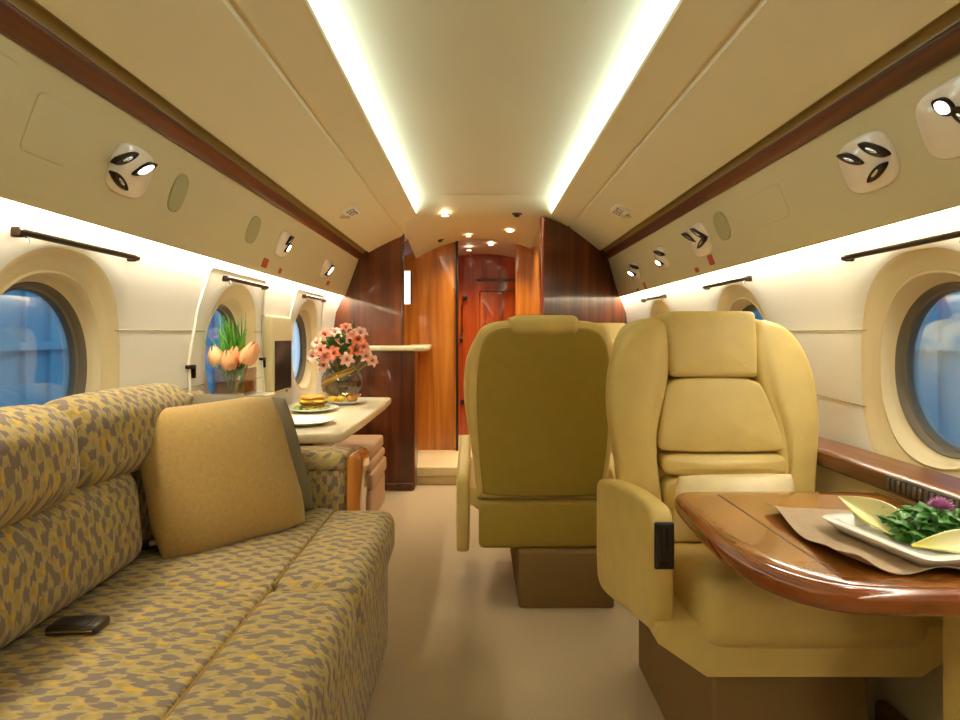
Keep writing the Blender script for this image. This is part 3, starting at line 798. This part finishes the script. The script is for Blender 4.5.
# ================================================================== CHAIRS (face -Y, origin on the floor)
def rec(d_extra=0):
    return lambda a, b, d: (a, d + max(0, b - .45) * .14, b)
def mir(half): return [(x, z) for x, z in half] + [(-x, z) for x, z in reversed(half)]
def px2(pts, flip=False):
    return [((x - 714) / 322 * (-1 if flip else 1), 1.10 - (y - 335) / 322) for x, y in pts]
def make_chair(label, loc):
    t = thing('cabin_chair', label, 'chair', loc, 'leather cabin chairs')
    K = dict(parent=t, local=True)
    f = rec()
    shell = smooth_outline(mir([(.09, 1.158), (.19, 1.158), (.262, 1.128), (.292, 1.03), (.302, .88), (.297, .72), (.285, .58), (.27, .44), (.268, .405)]), 2)
    bm = BM(); slab(bm, shell, .235, .33, .04, 0, f); bs = obj('back_shell', bm, M['leather'], **K)
    rear = smooth_outline(mir([(.10, 1.128), (.18, 1.128), (.240, 1.095), (.262, 1.0), (.27, .88), (.266, .72), (.256, .58), (.245, .47), (.243, .435)]), 2)
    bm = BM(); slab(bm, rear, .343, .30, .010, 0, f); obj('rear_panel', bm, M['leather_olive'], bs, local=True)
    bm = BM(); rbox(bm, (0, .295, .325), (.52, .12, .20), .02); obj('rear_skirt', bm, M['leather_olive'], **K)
    bm = BM(); rbox(bm, (0, .353, .43), (.50, .006, .006), .002); obj('rear_seam', bm, M['seam'], **K)
    for fl in (False, True):
        pts = smooth_outline(px2([(674, 318), (645, 321), (626, 336), (613, 365), (609, 400), (612, 440), (619, 480), (627, 545), (664, 545), (658, 500), (654, 458), (656, 425), (671, 378)], fl), 2)
        bm = BM(); slab(bm, pts, .168, .27, .024, .018, f); obj('side_bolster', bm, M['leather'], **K)
    hr = smooth_outline(mir([(.12, 1.176), (.138, 1.172), (.142, 1.15), (.137, .99), (.134, .972), (.12, .968)]), 2)
    bm = BM(); slab(bm, hr, .158, .29, .020, .007, f)
    cushion(bm, (0, .375, 1.137), (.272, .15, .072), .026, (0, 0, .004), mat=Matrix.Rotation(.06, 4, 'X'))
    obj('headrest', bm, M['leather'], **K)
    mid = smooth_outline(px2([(672, 379), (714, 377), (757, 379), (765, 392), (776, 425), (781, 446), (776, 450), (714, 451), (661, 450), (655, 446), (658, 425), (664, 392)]), 2)
    bm = BM(); slab(bm, mid, .168, .28, .012, .010, f); obj('back_cushion', bm, M['leather'], **K)
    lum = smooth_outline(px2([(664, 452), (714, 453), (776, 452), (781, 458), (780, 468), (776, 473), (714, 474), (664, 473), (659, 468), (658, 458)]), 2)
    bm = BM(); slab(bm, lum, .166, .27, .014, .010, f); obj('lumbar_pad', bm, M['leather'], **K)
    low = smooth_outline(px2([(662, 475), (714, 475.5), (778, 475), (780, 490), (775, 545), (664, 545), (658, 490)]), 2)
    bm = BM(); slab(bm, low, .170, .27, .012, .006, f); obj('lower_back_cushion', bm, M['leather'], **K)
    mt = Matrix.Rotation(-.17, 4, 'X')
    bm = BM(); cushion(bm, (0, -.045, .455), (.508, .50, .155), .05, (0, .014, .012), mat=mt); obj('seat_cushion', bm, M['leather'], **K)
    bm = BM(); extrude_y(bm, [(-.345, .455), (-.342, .462), (.342, .462), (.345, .455), (.342, .425), (.235, .352), (-.235, .352), (-.342, .425)], -.275, .30, closed=True); obj('seat_pan', bm, M['leather'], angle=20, **K)
    for s in (-1, 1):
        # arm seen from the side: (y, z)
        side = smooth_outline([(-.262, .44), (-.262, .66), (-.25, .708), (-.20, .716), (.0, .70), (.24, .655), (.315, .63), (.322, .58), (.318, .34), (.27, .30), (.12, .335), (-.18, .42)], 2)
        fn = (lambda a, b, d: (d, a, b))
        bm = BM(); slab(bm, side, s * .353, s * .300, .014, 0, fn); a_ = obj('armrest', bm, M['leather'], **K)
        bm = BM(); rbox(bm, (s * .325, -.264, .635), (.044, .008, .104), .004); cp = obj('control_panel', bm, M['black'], a_, local=True)
        if s:
            bm = BM(); rbox(bm, (s * .325 - .006, -.269, .645), (.005, .004, .07), .0015); rbox(bm, (s * .325 + .006, -.269, .652), (.005, .004, .05), .0015); rbox(bm, (s * .325, -.269, .598), (.024, .004, .01), .0015)
            o = obj('switches', bm, M['bronze'], a_, local=True)
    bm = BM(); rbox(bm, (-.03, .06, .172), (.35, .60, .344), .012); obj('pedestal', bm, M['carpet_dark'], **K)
    return t
near = make_chair('butter leather cabin chair facing the camera with pale pillow on it', (.698, 1.50, 0))
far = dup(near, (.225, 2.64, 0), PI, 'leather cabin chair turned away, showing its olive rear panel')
for ch in far.children:      # its arms are lowered and it is tracked sideways on its pedestal
    if ch.name.startswith('armrest'): ch.location.z = -.125
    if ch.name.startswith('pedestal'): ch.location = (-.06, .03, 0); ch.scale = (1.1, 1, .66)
dup(near, (.745, 3.22, 0), 0, 'leather chair whose top just shows between the two larger chairs')
for ch in near.children:     # the arm on the wall side is lowered to clear the table
    if ch.name.startswith('armrest') and max(v.co.x for v in ch.data.vertices) > .2: ch.location.z = -.068
# pale pillow on the near chair
c = Vector((.668, 1.578, .612))
drape_pillow('lumbar_pillow', [P(669, 545, 1.545), P(797, 541, 1.545), P(795, 472, 1.60), P(675, 474, 1.60)], .12, M['leather_pale'], 'pale cream leather pillow standing on the near chair seat', 'pillow', pinch=.04)

# ================================================================== RIGHT TABLE AND SALAD
ZT = .70
def tp(px, py, z=ZT):
    Y = F * (CZ - z) / (py - VY); return Vector((CX + (px - VX) * Y / F, Y, z))
t = thing('folding_table', 'glossy veneer table with rounded edge folded out from the right wall', 'table', (.85, 1.15, 0))
top = [(.445, 1.385), (.468, 1.435), (.52, 1.445), (.97, 1.445), (1.0, 1.42), (1.0, .89), (.97, .868), (.60, .868), (.52, .885), (.462, .935), (.425, 1.03), (.432, 1.2)]
top = smooth_outline(top, 3)
fn = lambda a, b, d: (a, b, d)
bm = BM(); slab(bm, top, ZT, ZT - .044, .018, 0, fn); obj('tabletop_edge', bm, M['wood_edge'], t, angle=60)
ins = [Vector((.72 + (p.x - .72) * .935, 1.16 + (p.y - 1.16) * .935)) for p in top]
bm = BM(); slab(bm, ins, ZT + .0012, ZT - .006, .001, 0, fn, both=False, seg=2); obj('tabletop', bm, M['wood_table'], t)
bm = BM(); extrude_y(bm, [(.56, ZT + .0018), (.564, ZT + .0018)], .92, 1.40); obj('inlay_line', bm, M['wood_rail'], t)
bm = BM(); rbox(bm, (.888, .97, .33), (.205, .06, .64), .012); obj('support_panel', bm, M['leather'], t)
bm = BM(); rbox(bm, (.98, 1.21, .09), (.035, .42, .18), .012); obj('carpeted_foot', bm, M['carpet_dark'], t)
# crumpled brown cloth
cor = [Vector((.585, 1.285)), Vector((.60, 1.12)), Vector((.632, .945)), Vector((.655, .93))]
bm = BM(); n = 30; g = []
A, B_, C_, D_ = tp(764, 508, .705), tp(846, 571, .705), tp(1060, 583, .705), tp(985, 515, .705)
for j in range(n + 1):
    row = []
    for i in range(n + 1):
        u, v = i / n, j / n
        p = A * (1 - u) * (1 - v) + B_ * u * (1 - v) + C_ * u * v + D_ * (1 - u) * v
        e = min(u, v, 1 - u, 1 - v)
        lift = .016 * max(0, 1 - v / .16) ** 2 * (.6 + .4 * math.sin(9 * u)) + .014 * max(0, 1 - (1 - u) / .14) ** 2 * (.5 + .5 * math.sin(14 * v + 1)) + .010 * math.exp(-((u - .97) ** 2 + (v - .06) ** 2) / .006)
        p = p + Vector((.004 * math.sin(9 * u) * (1 - v), .004 * math.sin(11 * v + 2) * u, max(0, lift) + .0014 * (1 + math.sin(17 * u + 8 * v))))
        p.z -= .0015
        row.append(bm.verts.new(p))
    g.append(row)
for j in range(n):
    for i in range(n): bm.faces.new([g[j][i], g[j][i + 1], g[j + 1][i + 1], g[j + 1][i]])
gm = bmesh.ops.extrude_face_region(bm, geom=list(bm.faces)); bmesh.ops.translate(bm, verts=[v for v in gm['geom'] if isinstance(v, bmesh.types.BMVert)], vec=(0, 0, .0016))
single('placemat', bm, M['paper'], 'crumpled brown cloth placemat under the salad plate', 'placemat')
# square plate
pc = Vector((.79, 1.047, .7085))
pm = Matrix.Translation(pc) @ Matrix.Rotation(.178, 4, 'Z')
bm = BM(); R_ = .118
def sqr(r, z): return [pm @ Vector((p.x, p.y, z)) for p in sq(r, r, 48, .2)]
rr = [[bm.verts.new(q) for q in sqr(r, z)] for r, z in [(.08, .001), (.098, .002), (R_, .020), (R_ + .002, .023), (R_ - .001, .0255), (R_ - .02, .024), (R_ - .03, .013), (.085, .009), (.03, .008)]]
for a, b in zip(rr, rr[1:]):
    for i in range(48): bm.faces.new([a[i], a[(i + 1) % 48], b[(i + 1) % 48], b[i]])
bm.faces.new(rr[0]); bm.faces.new(rr[-1])
single('square_plate', bm, M['china'], 'square white china plate holding the green salad', 'plate', angle=50)
M['lettuce'] = plain('salad_green', (62, 118, 30), .45, noise=.35, nscale=60)
M['endive'] = plain('endive_leaf', (232, 224, 160), .4, noise=.05, nscale=20)
def grad_mat(name, stops, axis, lo, hi, rough=.45):
    t_ = NT(name); tc = t_.n('ShaderNodeTexCoord'); sp = t_.n('ShaderNodeSeparateXYZ'); t_.l(tc, 'Object', sp, 'Vector')
    mr = t_.n('ShaderNodeMapRange'); mr.inputs['From Min'].default_value = lo; mr.inputs['From Max'].default_value = hi
    t_.l(sp, axis, mr, 'Value'); r = t_.ramp([(p_, lin(*c_)) for p_, c_ in stops]); t_.l(mr, 'Result', r, 'Fac')
    t_.l(r, 'Color', t_.b, 'Base Color'); t_.b.inputs['Roughness'].default_value = rough; return t_.m
def boat_leaf(bm, p0, p1, w, cup, arch=.01, tip=.5, n=14, m=6, frill=0, roll=0):
    """a cupped leaf from base p0 to tip p1"""
    p0, p1 = Vector(p0), Vector(p1); d = p1 - p0; L = d.length; d.normalize()
    sd = d.cross(Vector((0, 0, 1)))
    if sd.length < .05: sd = d.cross(Vector((1, 0, 0)))
    sd.normalize(); up = sd.cross(d)
    sd, up = sd * math.cos(roll) + up * math.sin(roll), up * math.cos(roll) - sd * math.sin(roll)
    g = []
    for i in range(n + 1):
        u = i / n; ww = w * (math.sin(PI * (.12 + .88 * u) ** tip)) if u < 1 else 0
        ww = max(ww, .0004)
        row = []
        for k in range(-m, m + 1):
            a = k / m
            p = p0 + d * L * u + sd * ww * a + up * (cup * (a * a) * (ww / w) + arch * math.sin(PI * u))
            if frill: p += up * frill * math.sin(u * 40 + k) * abs(a) ** 2
            row.append(bm.verts.new(p))
        g.append(row)
    for a, b in zip(g, g[1:]):
        for k in range(2 * m): bm.faces.new([a[k], a[k + 1], b[k + 1], b[k]])
def thicken(bm, th):
    bm.normal_update()
    gm_ = bmesh.ops.solidify(bm, geom=list(bm.faces), thickness=th)
EG = grad_mat('endive_gradient', [(0, (246, 240, 214)), (.55, (240, 232, 170)), (1, (214, 206, 30))], 'X', .06, -.06)
for (a, b, w, cup, lab) in [(tp(905, 531, .735), tp(838, 496, .745), .026, .016, 'pale endive leaf with yellow tip at left rim of the plate'),
                            (tp(985, 548, .738), tp(912, 545, .736), .022, .014, 'pale endive leaf lying at front of the salad')]:
    bm = BM(); boat_leaf(bm, a, b, w, cup, .006, .62, roll=.75); thicken(bm, .003); single('endive_leaf', bm, EG, lab, 'leaf', 'endive leaves on the salad plate')
# the greens: one loose heap
random.seed(11)
bm = BM(); hc = Vector((.83, 1.045, .722))
for k in range(210):
    a = random.uniform(0, 2 * PI); r = .08 * math.sqrt(random.random()); z = .003 + random.uniform(0, .05) * (1 - (r / .095) ** 2)
    p = hc + Vector((r * math.cos(a) * 1.0, r * math.sin(a) * .85, z)); b = a + random.uniform(-1, 1); L = random.uniform(.018, .034)
    boat_leaf(bm, p, p + Vector((L * math.cos(b), L * math.sin(b), random.uniform(-.008, .014))), random.uniform(.008, .014), random.choice((-1, 1)) * .005, .005, .7, 6, 2, .002, roll=random.uniform(-.2, 1.2))
o = single('salad_greens', bm, M['lettuce'], 'heap of dark green salad leaves on square plate', 'salad', angle=60); o['kind'] = 'stuff'
pf = tp(941, 503, .79)
t = thing('edible_flower', 'mauve clover-like flower on top of the salad', 'flower', pf - Vector((0, 0, .02)))
M['mauve'] = plain('mauve_petals', (206, 140, 192), .6, noise=.2, nscale=120)
bm = BM()
for k in range(70):
    a = k * 2.399; e = 1.45 * math.sqrt((k + .5) / 70); d = Vector((math.sin(e) * math.cos(a), math.sin(e) * math.sin(a), math.cos(e)))
    boat_leaf(bm, pf + d * .004 - Vector((0, 0, .012)), pf + d * .024 - Vector((0, 0, .012)), .0042, .002, .001, .8, 5, 2)
obj('blossom', bm, M['mauve'], t, angle=60)
bm = BM(); tube(bm, [pf - Vector((0, 0, .008)), pf - Vector((.006, .004, .035))], .0025, 6); obj('stem', bm, M['lettuce'], t)

# ================================================================== LEFT DINING TABLE
t = thing('dining_table', 'cream marble-topped dining table along the left wall beyond the sofa', 'table', (-.82, 2.78, 0))
zt = .72
tt = smooth_outline([(-1.075, 2.155), (-.60, 2.155), (-.555, 2.20), (-.555, 3.40), (-.60, 3.435), (-1.075, 3.435)], 1)
bm = BM(); slab(bm, tt, zt, zt - .04, .012, 0, fn); obj('tabletop', bm, M['marble'], t, angle=50)
bm = BM(); rbox(bm, (-.86, 2.79, .64), (.34, 1.16, .08), .008); obj('apron', bm, M['wood_dark'], t)
bm = BM(); rbox(bm, (-.97, 2.6, .30), (.16, .5, .60), .01); obj('pedestal', bm, M['wood_dark'], t)
# dinette seat under the table
t = thing('bench_seat', 'pinkish beige leather seat stack beyond the sofa arm', 'bench', (-.70, 3.3, 0))
M['leather_pink'] = plain('pinkish_leather', (182, 146, 110), .5, noise=.04, nscale=5)
for k, (z0, z1, dx) in enumerate([(0, .20, 0), (.205, .30, .01), (.305, .36, 0), (.365, .44, -.01)]):
    bm = BM(); cushion(bm, (-.835 + dx, 3.47, (z0 + z1) / 2), (.36, .50, z1 - z0), .018, (.003, .003, .002)); obj(['base', 'drawer_front', 'seat_panel', 'seat_cushion'][k], bm, M['leather_pink'], t)
# round plates and food
def round_plate(px, py, r, label):
    p = tp(px, py, zt); bm = BM()
    lathe(bm, [(.001, .002), (r * .6, .001), (r * .66, .004), (r, .018), (r + .002, .0195), (r * .98, .0205), (r * .68, .008), (.001, .006)], 40, Matrix.Translation(p))
    return single('round_plate', bm, M['china'], label, 'plate', 'plates on the dining table', angle=50), p
o, pA = round_plate(313, 411, .125, 'round white plate with stacked sandwich on the marble table')
o, pB = round_plate(346, 403.5, .115, 'round white plate with yellow garnish behind the sandwich plate')
o, pC = round_plate(306, 424, .12, 'empty white plate nearest the sofa on the marble table')
def blob(bm, c, r, sq_=(1, 1, 1), seed=0, amp=.15):
    b = BM(); bmesh.ops.create_icosphere(b, subdivisions=3, radius=1); rd = random.Random(seed)
    ph = [rd.uniform(0, 6) for _ in range(6)]
    for v in b.verts:
        k = 1 + amp * (math.sin(4 * v.co.x + ph[0]) * math.sin(4 * v.co.y + ph[1]) + .6 * math.sin(7 * v.co.z + ph[2]) * math.sin(6 * v.co.x + ph[3]))
        v.co = Vector((v.co.x * sq_[0], v.co.y * sq_[1], v.co.z * sq_[2])) * r * k
    b.transform(Matrix.Translation(c)); join(bm, b)
t = thing('sandwich', 'stacked sandwich with green lettuce and golden bread on round plate', 'sandwich', pA + Vector((-.01, 0, .008)))
bm = BM()
for k in range(26):
    a = k * 2.4; r0 = .03 + .05 * random.random(); q = pA + Vector((r0 * math.cos(a), r0 * math.sin(a), .014)); boat_leaf(bm, q, q + Vector((.045 * math.cos(a), .045 * math.sin(a), .006)), .02, .006, .006, .7, 6, 3, .003)
M['lettuce_pale'] = plain('pale_lettuce', (150, 170, 60), .5, noise=.2, nscale=40); obj('lettuce', bm, M['lettuce_pale'], t, angle=60)
M['bread'] = plain('bread_crust', (188, 130, 40), .7, noise=.2, nscale=50); M['meat'] = plain('meat_slices', (120, 60, 36), .5, noise=.2, nscale=60); M['cheese'] = plain('yellow_cheese', (226, 184, 40), .5)
for nm, dz, mt_, rr_ in [('bread_slice', .028, 'bread', .062), ('meat_filling', .042, 'meat', .066), ('cheese_slice', .053, 'cheese', .068), ('bread_slice', .070, 'bread', .062)]:
    bm = BM(); blob(bm, pA + Vector((.0, 0, dz)), rr_, (1, 1, .22), int(dz * 1000), .10); obj(nm, bm, M[mt_], t)
for i, (dx, dy, mt_, nm, lab) in enumerate([(-.03, .0, 'cheese', 'fruit_piece', 'yellow fruit piece at left on the rear round plate'), (.03, .02, 'bread', 'bread_roll', 'small golden roll at right on the rear round plate'), (-.07, -.02, 'cheese', 'fruit_piece', 'yellow fruit piece next to sandwich on the rear plate rim')]):
    bm = BM(); blob(bm, pB + Vector((dx, dy, .026)), .024, (1.2, 1, .75), i, .12); single(nm, bm, M[mt_], lab, 'food')
pb = tp(354, 399.5, zt); bm = BM()
lathe(bm, [(.001, .001), (.02, 0), (.024, .004), (.042, .03), (.044, .034), (.041, .034), (.024, .010), (.001, .008)], 28, Matrix.Translation(pb))
single('small_bowl', bm, M['wood_orange'], 'little brown bowl on the marble table by the flower bowl', 'bowl')

# ------------------------------------------------------------------ side cabinet and tulip vase
t = thing('end_cabinet', 'low cream-topped cabinet against left wall behind the sofa arm', 'cabinet', (-.965, 2.27, 0))
bm = BM(); rbox(bm, (-.985, 2.27, .775), (.14, .24, .11), .008); obj('body', bm, M['wood_dark'], t)
bm = BM(); rbox(bm, (-.985, 2.27, .843), (.16, .26, .026), .008); obj('top', bm, M['marble'], t)
vz = .857; vp = Vector((CX - 243 * 2.27 / F, 2.27, vz))
vp.x = max(vp.x, -1.02)
t = thing('glass_vase', 'clear square glass vase of peach tulips behind the taupe pillow', 'vase', vp)
hw_ = .062
def sq_tube(bm, w, z0, z1, th):
    for dx, dy, sx, sy in [(w, 0, th, 2 * w), (-w, 0, th, 2 * w), (0, w, 2 * w, th), (0, -w, 2 * w, th)]:
        rbox(bm, (vp.x + dx, vp.y + dy, (z0 + z1) / 2), (sx + th * (sy > sx) * 0, sy, z1 - z0), 0)
bm = BM(); rbox(bm, (vp.x, vp.y, vz + .006), (2 * hw_, 2 * hw_, .012), .003); sq_tube(bm, hw_ - .002, vz + .002, vz + .11, .004); obj('glass_body', bm, M['glass'], t, smooth=False)
bm = BM(); rbox(bm, (vp.x, vp.y, vz + .035), (2 * hw_ - .012, 2 * hw_ - .012, .042), .002); obj('water', bm, M['water'], t, smooth=False)
M['leaf'] = plain('fresh_leaf', (86, 150, 40), .45, noise=.25, nscale=20); M['stem'] = plain('stem_green', (96, 130, 52), .5)
M['peach'] = plain('peach_petals', (244, 178, 122), .5, noise=.08, nscale=30); M['peach2'] = plain('salmon_petals', (240, 156, 104), .5, noise=.08, nscale=30); M['cream_petal'] = plain('pale_peach_petals', (244, 206, 150), .5, noise=.08, nscale=30)
def tulip(c, base, r, mat, label, tiltv=(0, 0)):
    t_ = thing('tulip', label, 'flower', base, 'tulips in the square vase')
    rot = Matrix.Translation(c) @ Matrix.Rotation(tiltv[0], 4, 'X') @ Matrix.Rotation(tiltv[1], 4, 'Y')
    bm_ = BM()
    for k in range(6):
        a = k * PI / 3; ro = r * (1 if k % 2 else .94)
        g = []
        for i in range(11):
            u = i / 10; z = -r * 1.0 + 2.25 * r * u; rad = ro * (math.sin(PI * min(1, .08 + u * .86)) ** .55) * (1 - .25 * u)
            wd = .75 * math.sin(PI * (.1 + .88 * u)) ** .7
            g.append([bm_.verts.new(rot @ Vector((rad * math.cos(a + wd * q), rad * math.sin(a + wd * q), z - .12 * r * abs(q) ** 2))) for q in [-.8, -.5, -.2, .2, .5, .8]])
        for x, y in zip(g, g[1:]):
            for q in range(5): bm_.faces.new([x[q], x[q + 1], y[q + 1], y[q]])
    obj('bloom', bm_, mat, t_, angle=60)
    bm_ = BM(); b0 = Vector(base); b1 = rot @ Vector((0, 0, -r)); tube(bm_, [b0, b0.lerp(b1, .5) + Vector((0, 0, .01)), b1], .004, 6); obj('stem', bm_, M['stem'], t_)
def vpos(px, py, dy=0):
    return P(px, py, 2.27 + dy)
for i, (px, py, dy, r, mt_, lab) in enumerate([(216, 357, -.03, .036, 'cream_petal', 'pale peach tulip at far left of the square vase'), (229, 361, -.06, .036, 'peach', 'peach tulip second from left over the vase rim'),
        (235, 357, -.02, .038, 'peach2', 'salmon tulip at the middle of the vase'), (249, 355, -.05, .04, 'peach', 'largest peach tulip at right of the square vase'), (252, 351, .02, .033, 'peach2', 'salmon tulip tucked behind the right one')]):
    c_ = vpos(px, py, dy); tulip(c_, (vp.x + (c_.x - vp.x) * .3, vp.y + dy * .4, vz + .02), r, M[mt_], lab, (random.uniform(-.3, .3), (px - 233) * .02))
random.seed(5); bm = BM()
for k in range(46):
    px = random.gauss(227, 8); top_ = random.uniform(312, 340)
    if k == 0: px, top_ = 246, 311
    a_ = Vector((vp.x + random.uniform(-.03, .03), vp.y + random.uniform(-.03, .03), vz + .08)); b_ = P(px, top_, 2.27 + random.uniform(-.06, .06))
    boat_leaf(bm, a_, b_, random.uniform(.006, .011), .004, random.uniform(-.02, .02), .8, 10, 2, roll=random.uniform(-.8, .8))
o = single('vase_foliage', bm, M['leaf'], 'upright green blades rising among the tulips', 'foliage', angle=60); o['kind'] = 'stuff'
# ------------------------------------------------------------------ round bowl of lilies
bp = tp(342, 397, zt); bp.y = 3.28; bp.x = CX + (342 - VX) * 3.28 / F
t = thing('glass_bowl', 'round clear glass bowl of pink lilies on the marble table', 'vase', bp)
R2 = .118
pr = [(.045, 0), (.06, .004)] + [(R2 * math.sin(a), .108 - R2 * math.cos(a) * .92) for a in [PI * k / 16 for k in range(3, 14)]] + [(.07, .205), (.076, .212), (.070, .210)]
bm = BM(); lathe(bm, pr, 36, Matrix.Translation(bp), cap0=True); obj('glass_body', bm, M['glass'], t, angle=60)
bm = BM(); lathe(bm, [(.04, .008)] + [(R2 * .955 * math.sin(a), .108 - R2 * math.cos(a) * .88) for a in [PI * k / 16 for k in range(4, 9)]] + [(.001, .108)], 36, Matrix.Translation(bp), cap0=True); obj('water', bm, M['water'], t, angle=60)
M['ribbon'] = plain('gold_leaf_wrap', (176, 138, 40), .5)
bm = BM()
for q in range(2):
    pts = [bp + Vector((R2 * .9 * math.cos(2.6 + k * .19), -R2 * .9 * abs(math.sin(2.6 + k * .19)) * (1 if q == 0 else .8), .05 + k * .008 + q * .02)) for k in range(17)]
    tube(bm, pts, [.004 + .011 * math.sin(PI * k / 16) for k in range(17)], 6)
obj('leaf_wrap', bm, M['ribbon'], t)
M['lily'] = plain('pink_lily', (232, 150, 124), .5, noise=.15, nscale=30); M['lily2'] = plain('blush_lily', (238, 184, 160), .5, noise=.12, nscale=30); M['lily3'] = plain('coral_lily', (226, 120, 84), .5, noise=.15, nscale=30)
M['leaf_dark'] = plain('dark_leaf', (84, 118, 46), .5, noise=.3, nscale=18); M['pollen'] = plain('stamen', (150, 80, 30), .7)
def lily(c, d, r, mat, label):
    t_ = thing('lily', label, 'flower', bp + Vector((0, 0, .09)), 'lilies in the glass bowl')
    d = Vector(d).normalized(); x = d.cross(Vector((.3, .2, 1))).normalized(); y = d.cross(x)
    bm_ = BM()
    for k in range(6):
        a = k * PI / 3; o_ = x * math.cos(a) + y * math.sin(a); sd = d.cross(o_)
        g = []
        for i in range(9):
            u = i / 8; p = c + o_ * r * (u ** .9) + d * (r * .55 * math.sin(u * 2.2) - .25 * r * u * u); w = r * .30 * math.sin(PI * (.08 + .9 * u)) ** .8
            g.append([bm_.verts.new(p + sd * w * q + d * .06 * r * q * q) for q in (-1, -.5, 0, .5, 1)])
        for p_, q_ in zip(g, g[1:]):
            for k2 in range(4): bm_.faces.new([p_[k2], p_[k2 + 1], q_[k2 + 1], q_[k2]])
    obj('petals', bm_, mat, t_, angle=60)
    bm_ = BM()
    for k in range(5):
        a = k * 1.257; tube(bm_, [c, c + d * r * .6 + (x * math.cos(a) + y * math.sin(a)) * r * .18], .0018, 5)
    obj('stamens', bm_, M['pollen'], t_)
    bm_ = BM(); b0 = bp + Vector((0, 0, .10)); tube(bm_, [b0, b0.lerp(c, .5), c], .003, 6); obj('stem', bm_, M['stem'], t_)
random.seed(21)
LP = [(334, 354, 'coral', 'lily3', 'large coral lily at front left of the bouquet'), (355, 351, 'coral', 'lily3', 'coral lily right of centre in the bouquet'), (326, 336, 'peach', 'lily', 'peach-pink lily at upper left of the bouquet'),
      (352, 338, 'pink', 'lily', 'pink lily at upper right of the bouquet'), (318, 344, 'blush', 'lily2', 'blush lily at left edge of the bouquet'), (314, 357, 'blush', 'lily2', 'blush lily lowest at left edge of the bouquet'),
      (363, 348, 'pink', 'lily', 'pink lily near the right edge of the bouquet'), (371, 361, 'blush', 'lily2', 'blush lily drooping lowest at right of the bouquet'), (325, 366, 'blush', 'lily2', 'blush lily hanging over the bowl rim at left'),
      (342, 343, 'pink', 'lily2', 'pale lily near the centre of the bouquet'), (365, 357, 'blush', 'lily2', 'blush lily above the drooping right one'), (322, 351, 'pink', 'lily', 'pink lily between the left blush flowers'), (346, 329, 'pink', 'lily', 'small pink lily near top of the bouquet'),
      (336, 334, 'blush', 'lily2', 'blush lily beside the small top pink one'), (358, 341, 'coral', 'lily3', 'small coral lily between the upper right pink flowers'), (328, 357, 'peach', 'lily', 'peach-pink lily just above the bowl rim at left'), (347, 360, 'blush', 'lily2', 'blush lily just above the bowl rim at centre'), (360, 334, 'blush', 'lily2', 'blush lily at upper right edge of the bouquet')]
for px, py, _, mt_, lab in LP:
    c_ = P(px, py, bp.y + random.uniform(-.13, -.02)); d_ = c_ - (bp + Vector((0, .05, .16))); d_.y -= .10
    lily(c_, d_, random.uniform(.040, .054), M[mt_], lab)
bm = BM()
for k in range(190):
    a = random.uniform(0, 2 * PI); e = random.uniform(-.1, 1.3); r = random.uniform(.09, .19); d_ = Vector((math.cos(a) * math.cos(e), math.sin(a) * math.cos(e) * .7, math.sin(e)))
    c0 = bp + Vector((0, 0, .25)); p = c0 + d_ * r
    boat_leaf(bm, c0 + d_ * r * .4, p, random.uniform(.012, .022), .005, .01, .75, 8, 2, roll=random.uniform(-1.5, 1.5))
for px, py in [(353, 320), (357, 324), (348, 324), (332, 331)]:
    boat_leaf(bm, bp + Vector((.01, 0, .25)), P(px, py, 3.26), .022, .012, .01, .8, 10, 3, roll=1.2)
o = single('bouquet_foliage', bm, M['leaf_dark'], 'dark green leaves filling the lily bouquet', 'foliage', angle=60); o['kind'] = 'stuff'
# ================================================================== LIGHT, WORLD, CAMERA
w = bpy.data.worlds.new('hangar_light'); S.world = w; w.use_nodes = True
w.node_tree.nodes['Background'].inputs['Color'].default_value = (.62, .80, 1.0, 1)
w.node_tree.nodes['Background'].inputs['Strength'].default_value = 1.6
cam = bpy.data.cameras.new('camera'); co = link(bpy.data.objects.new('camera', cam))
co.location = (CX, 0, CZ); co.rotation_euler = (PI / 2, 0, 0)
cam.sensor_width = 36; cam.lens = 36 * F / 960; cam.shift_x = (480 - VX) / 960; cam.shift_y = (VY - 360) / 960
cam.clip_start = .02
S.camera = co
S.view_settings.view_transform = 'Standard'; S.view_settings.look = 'None'
S.view_settings.exposure = 0.37; S.view_settings.gamma = 1; S.view_settings.use_curve_mapping = False
S.cycles.use_denoising = True
S.cycles.max_bounces = 10; S.cycles.diffuse_bounces = 6; S.cycles.transparent_max_bounces = 16
S.cycles.sample_clamp_indirect = 6
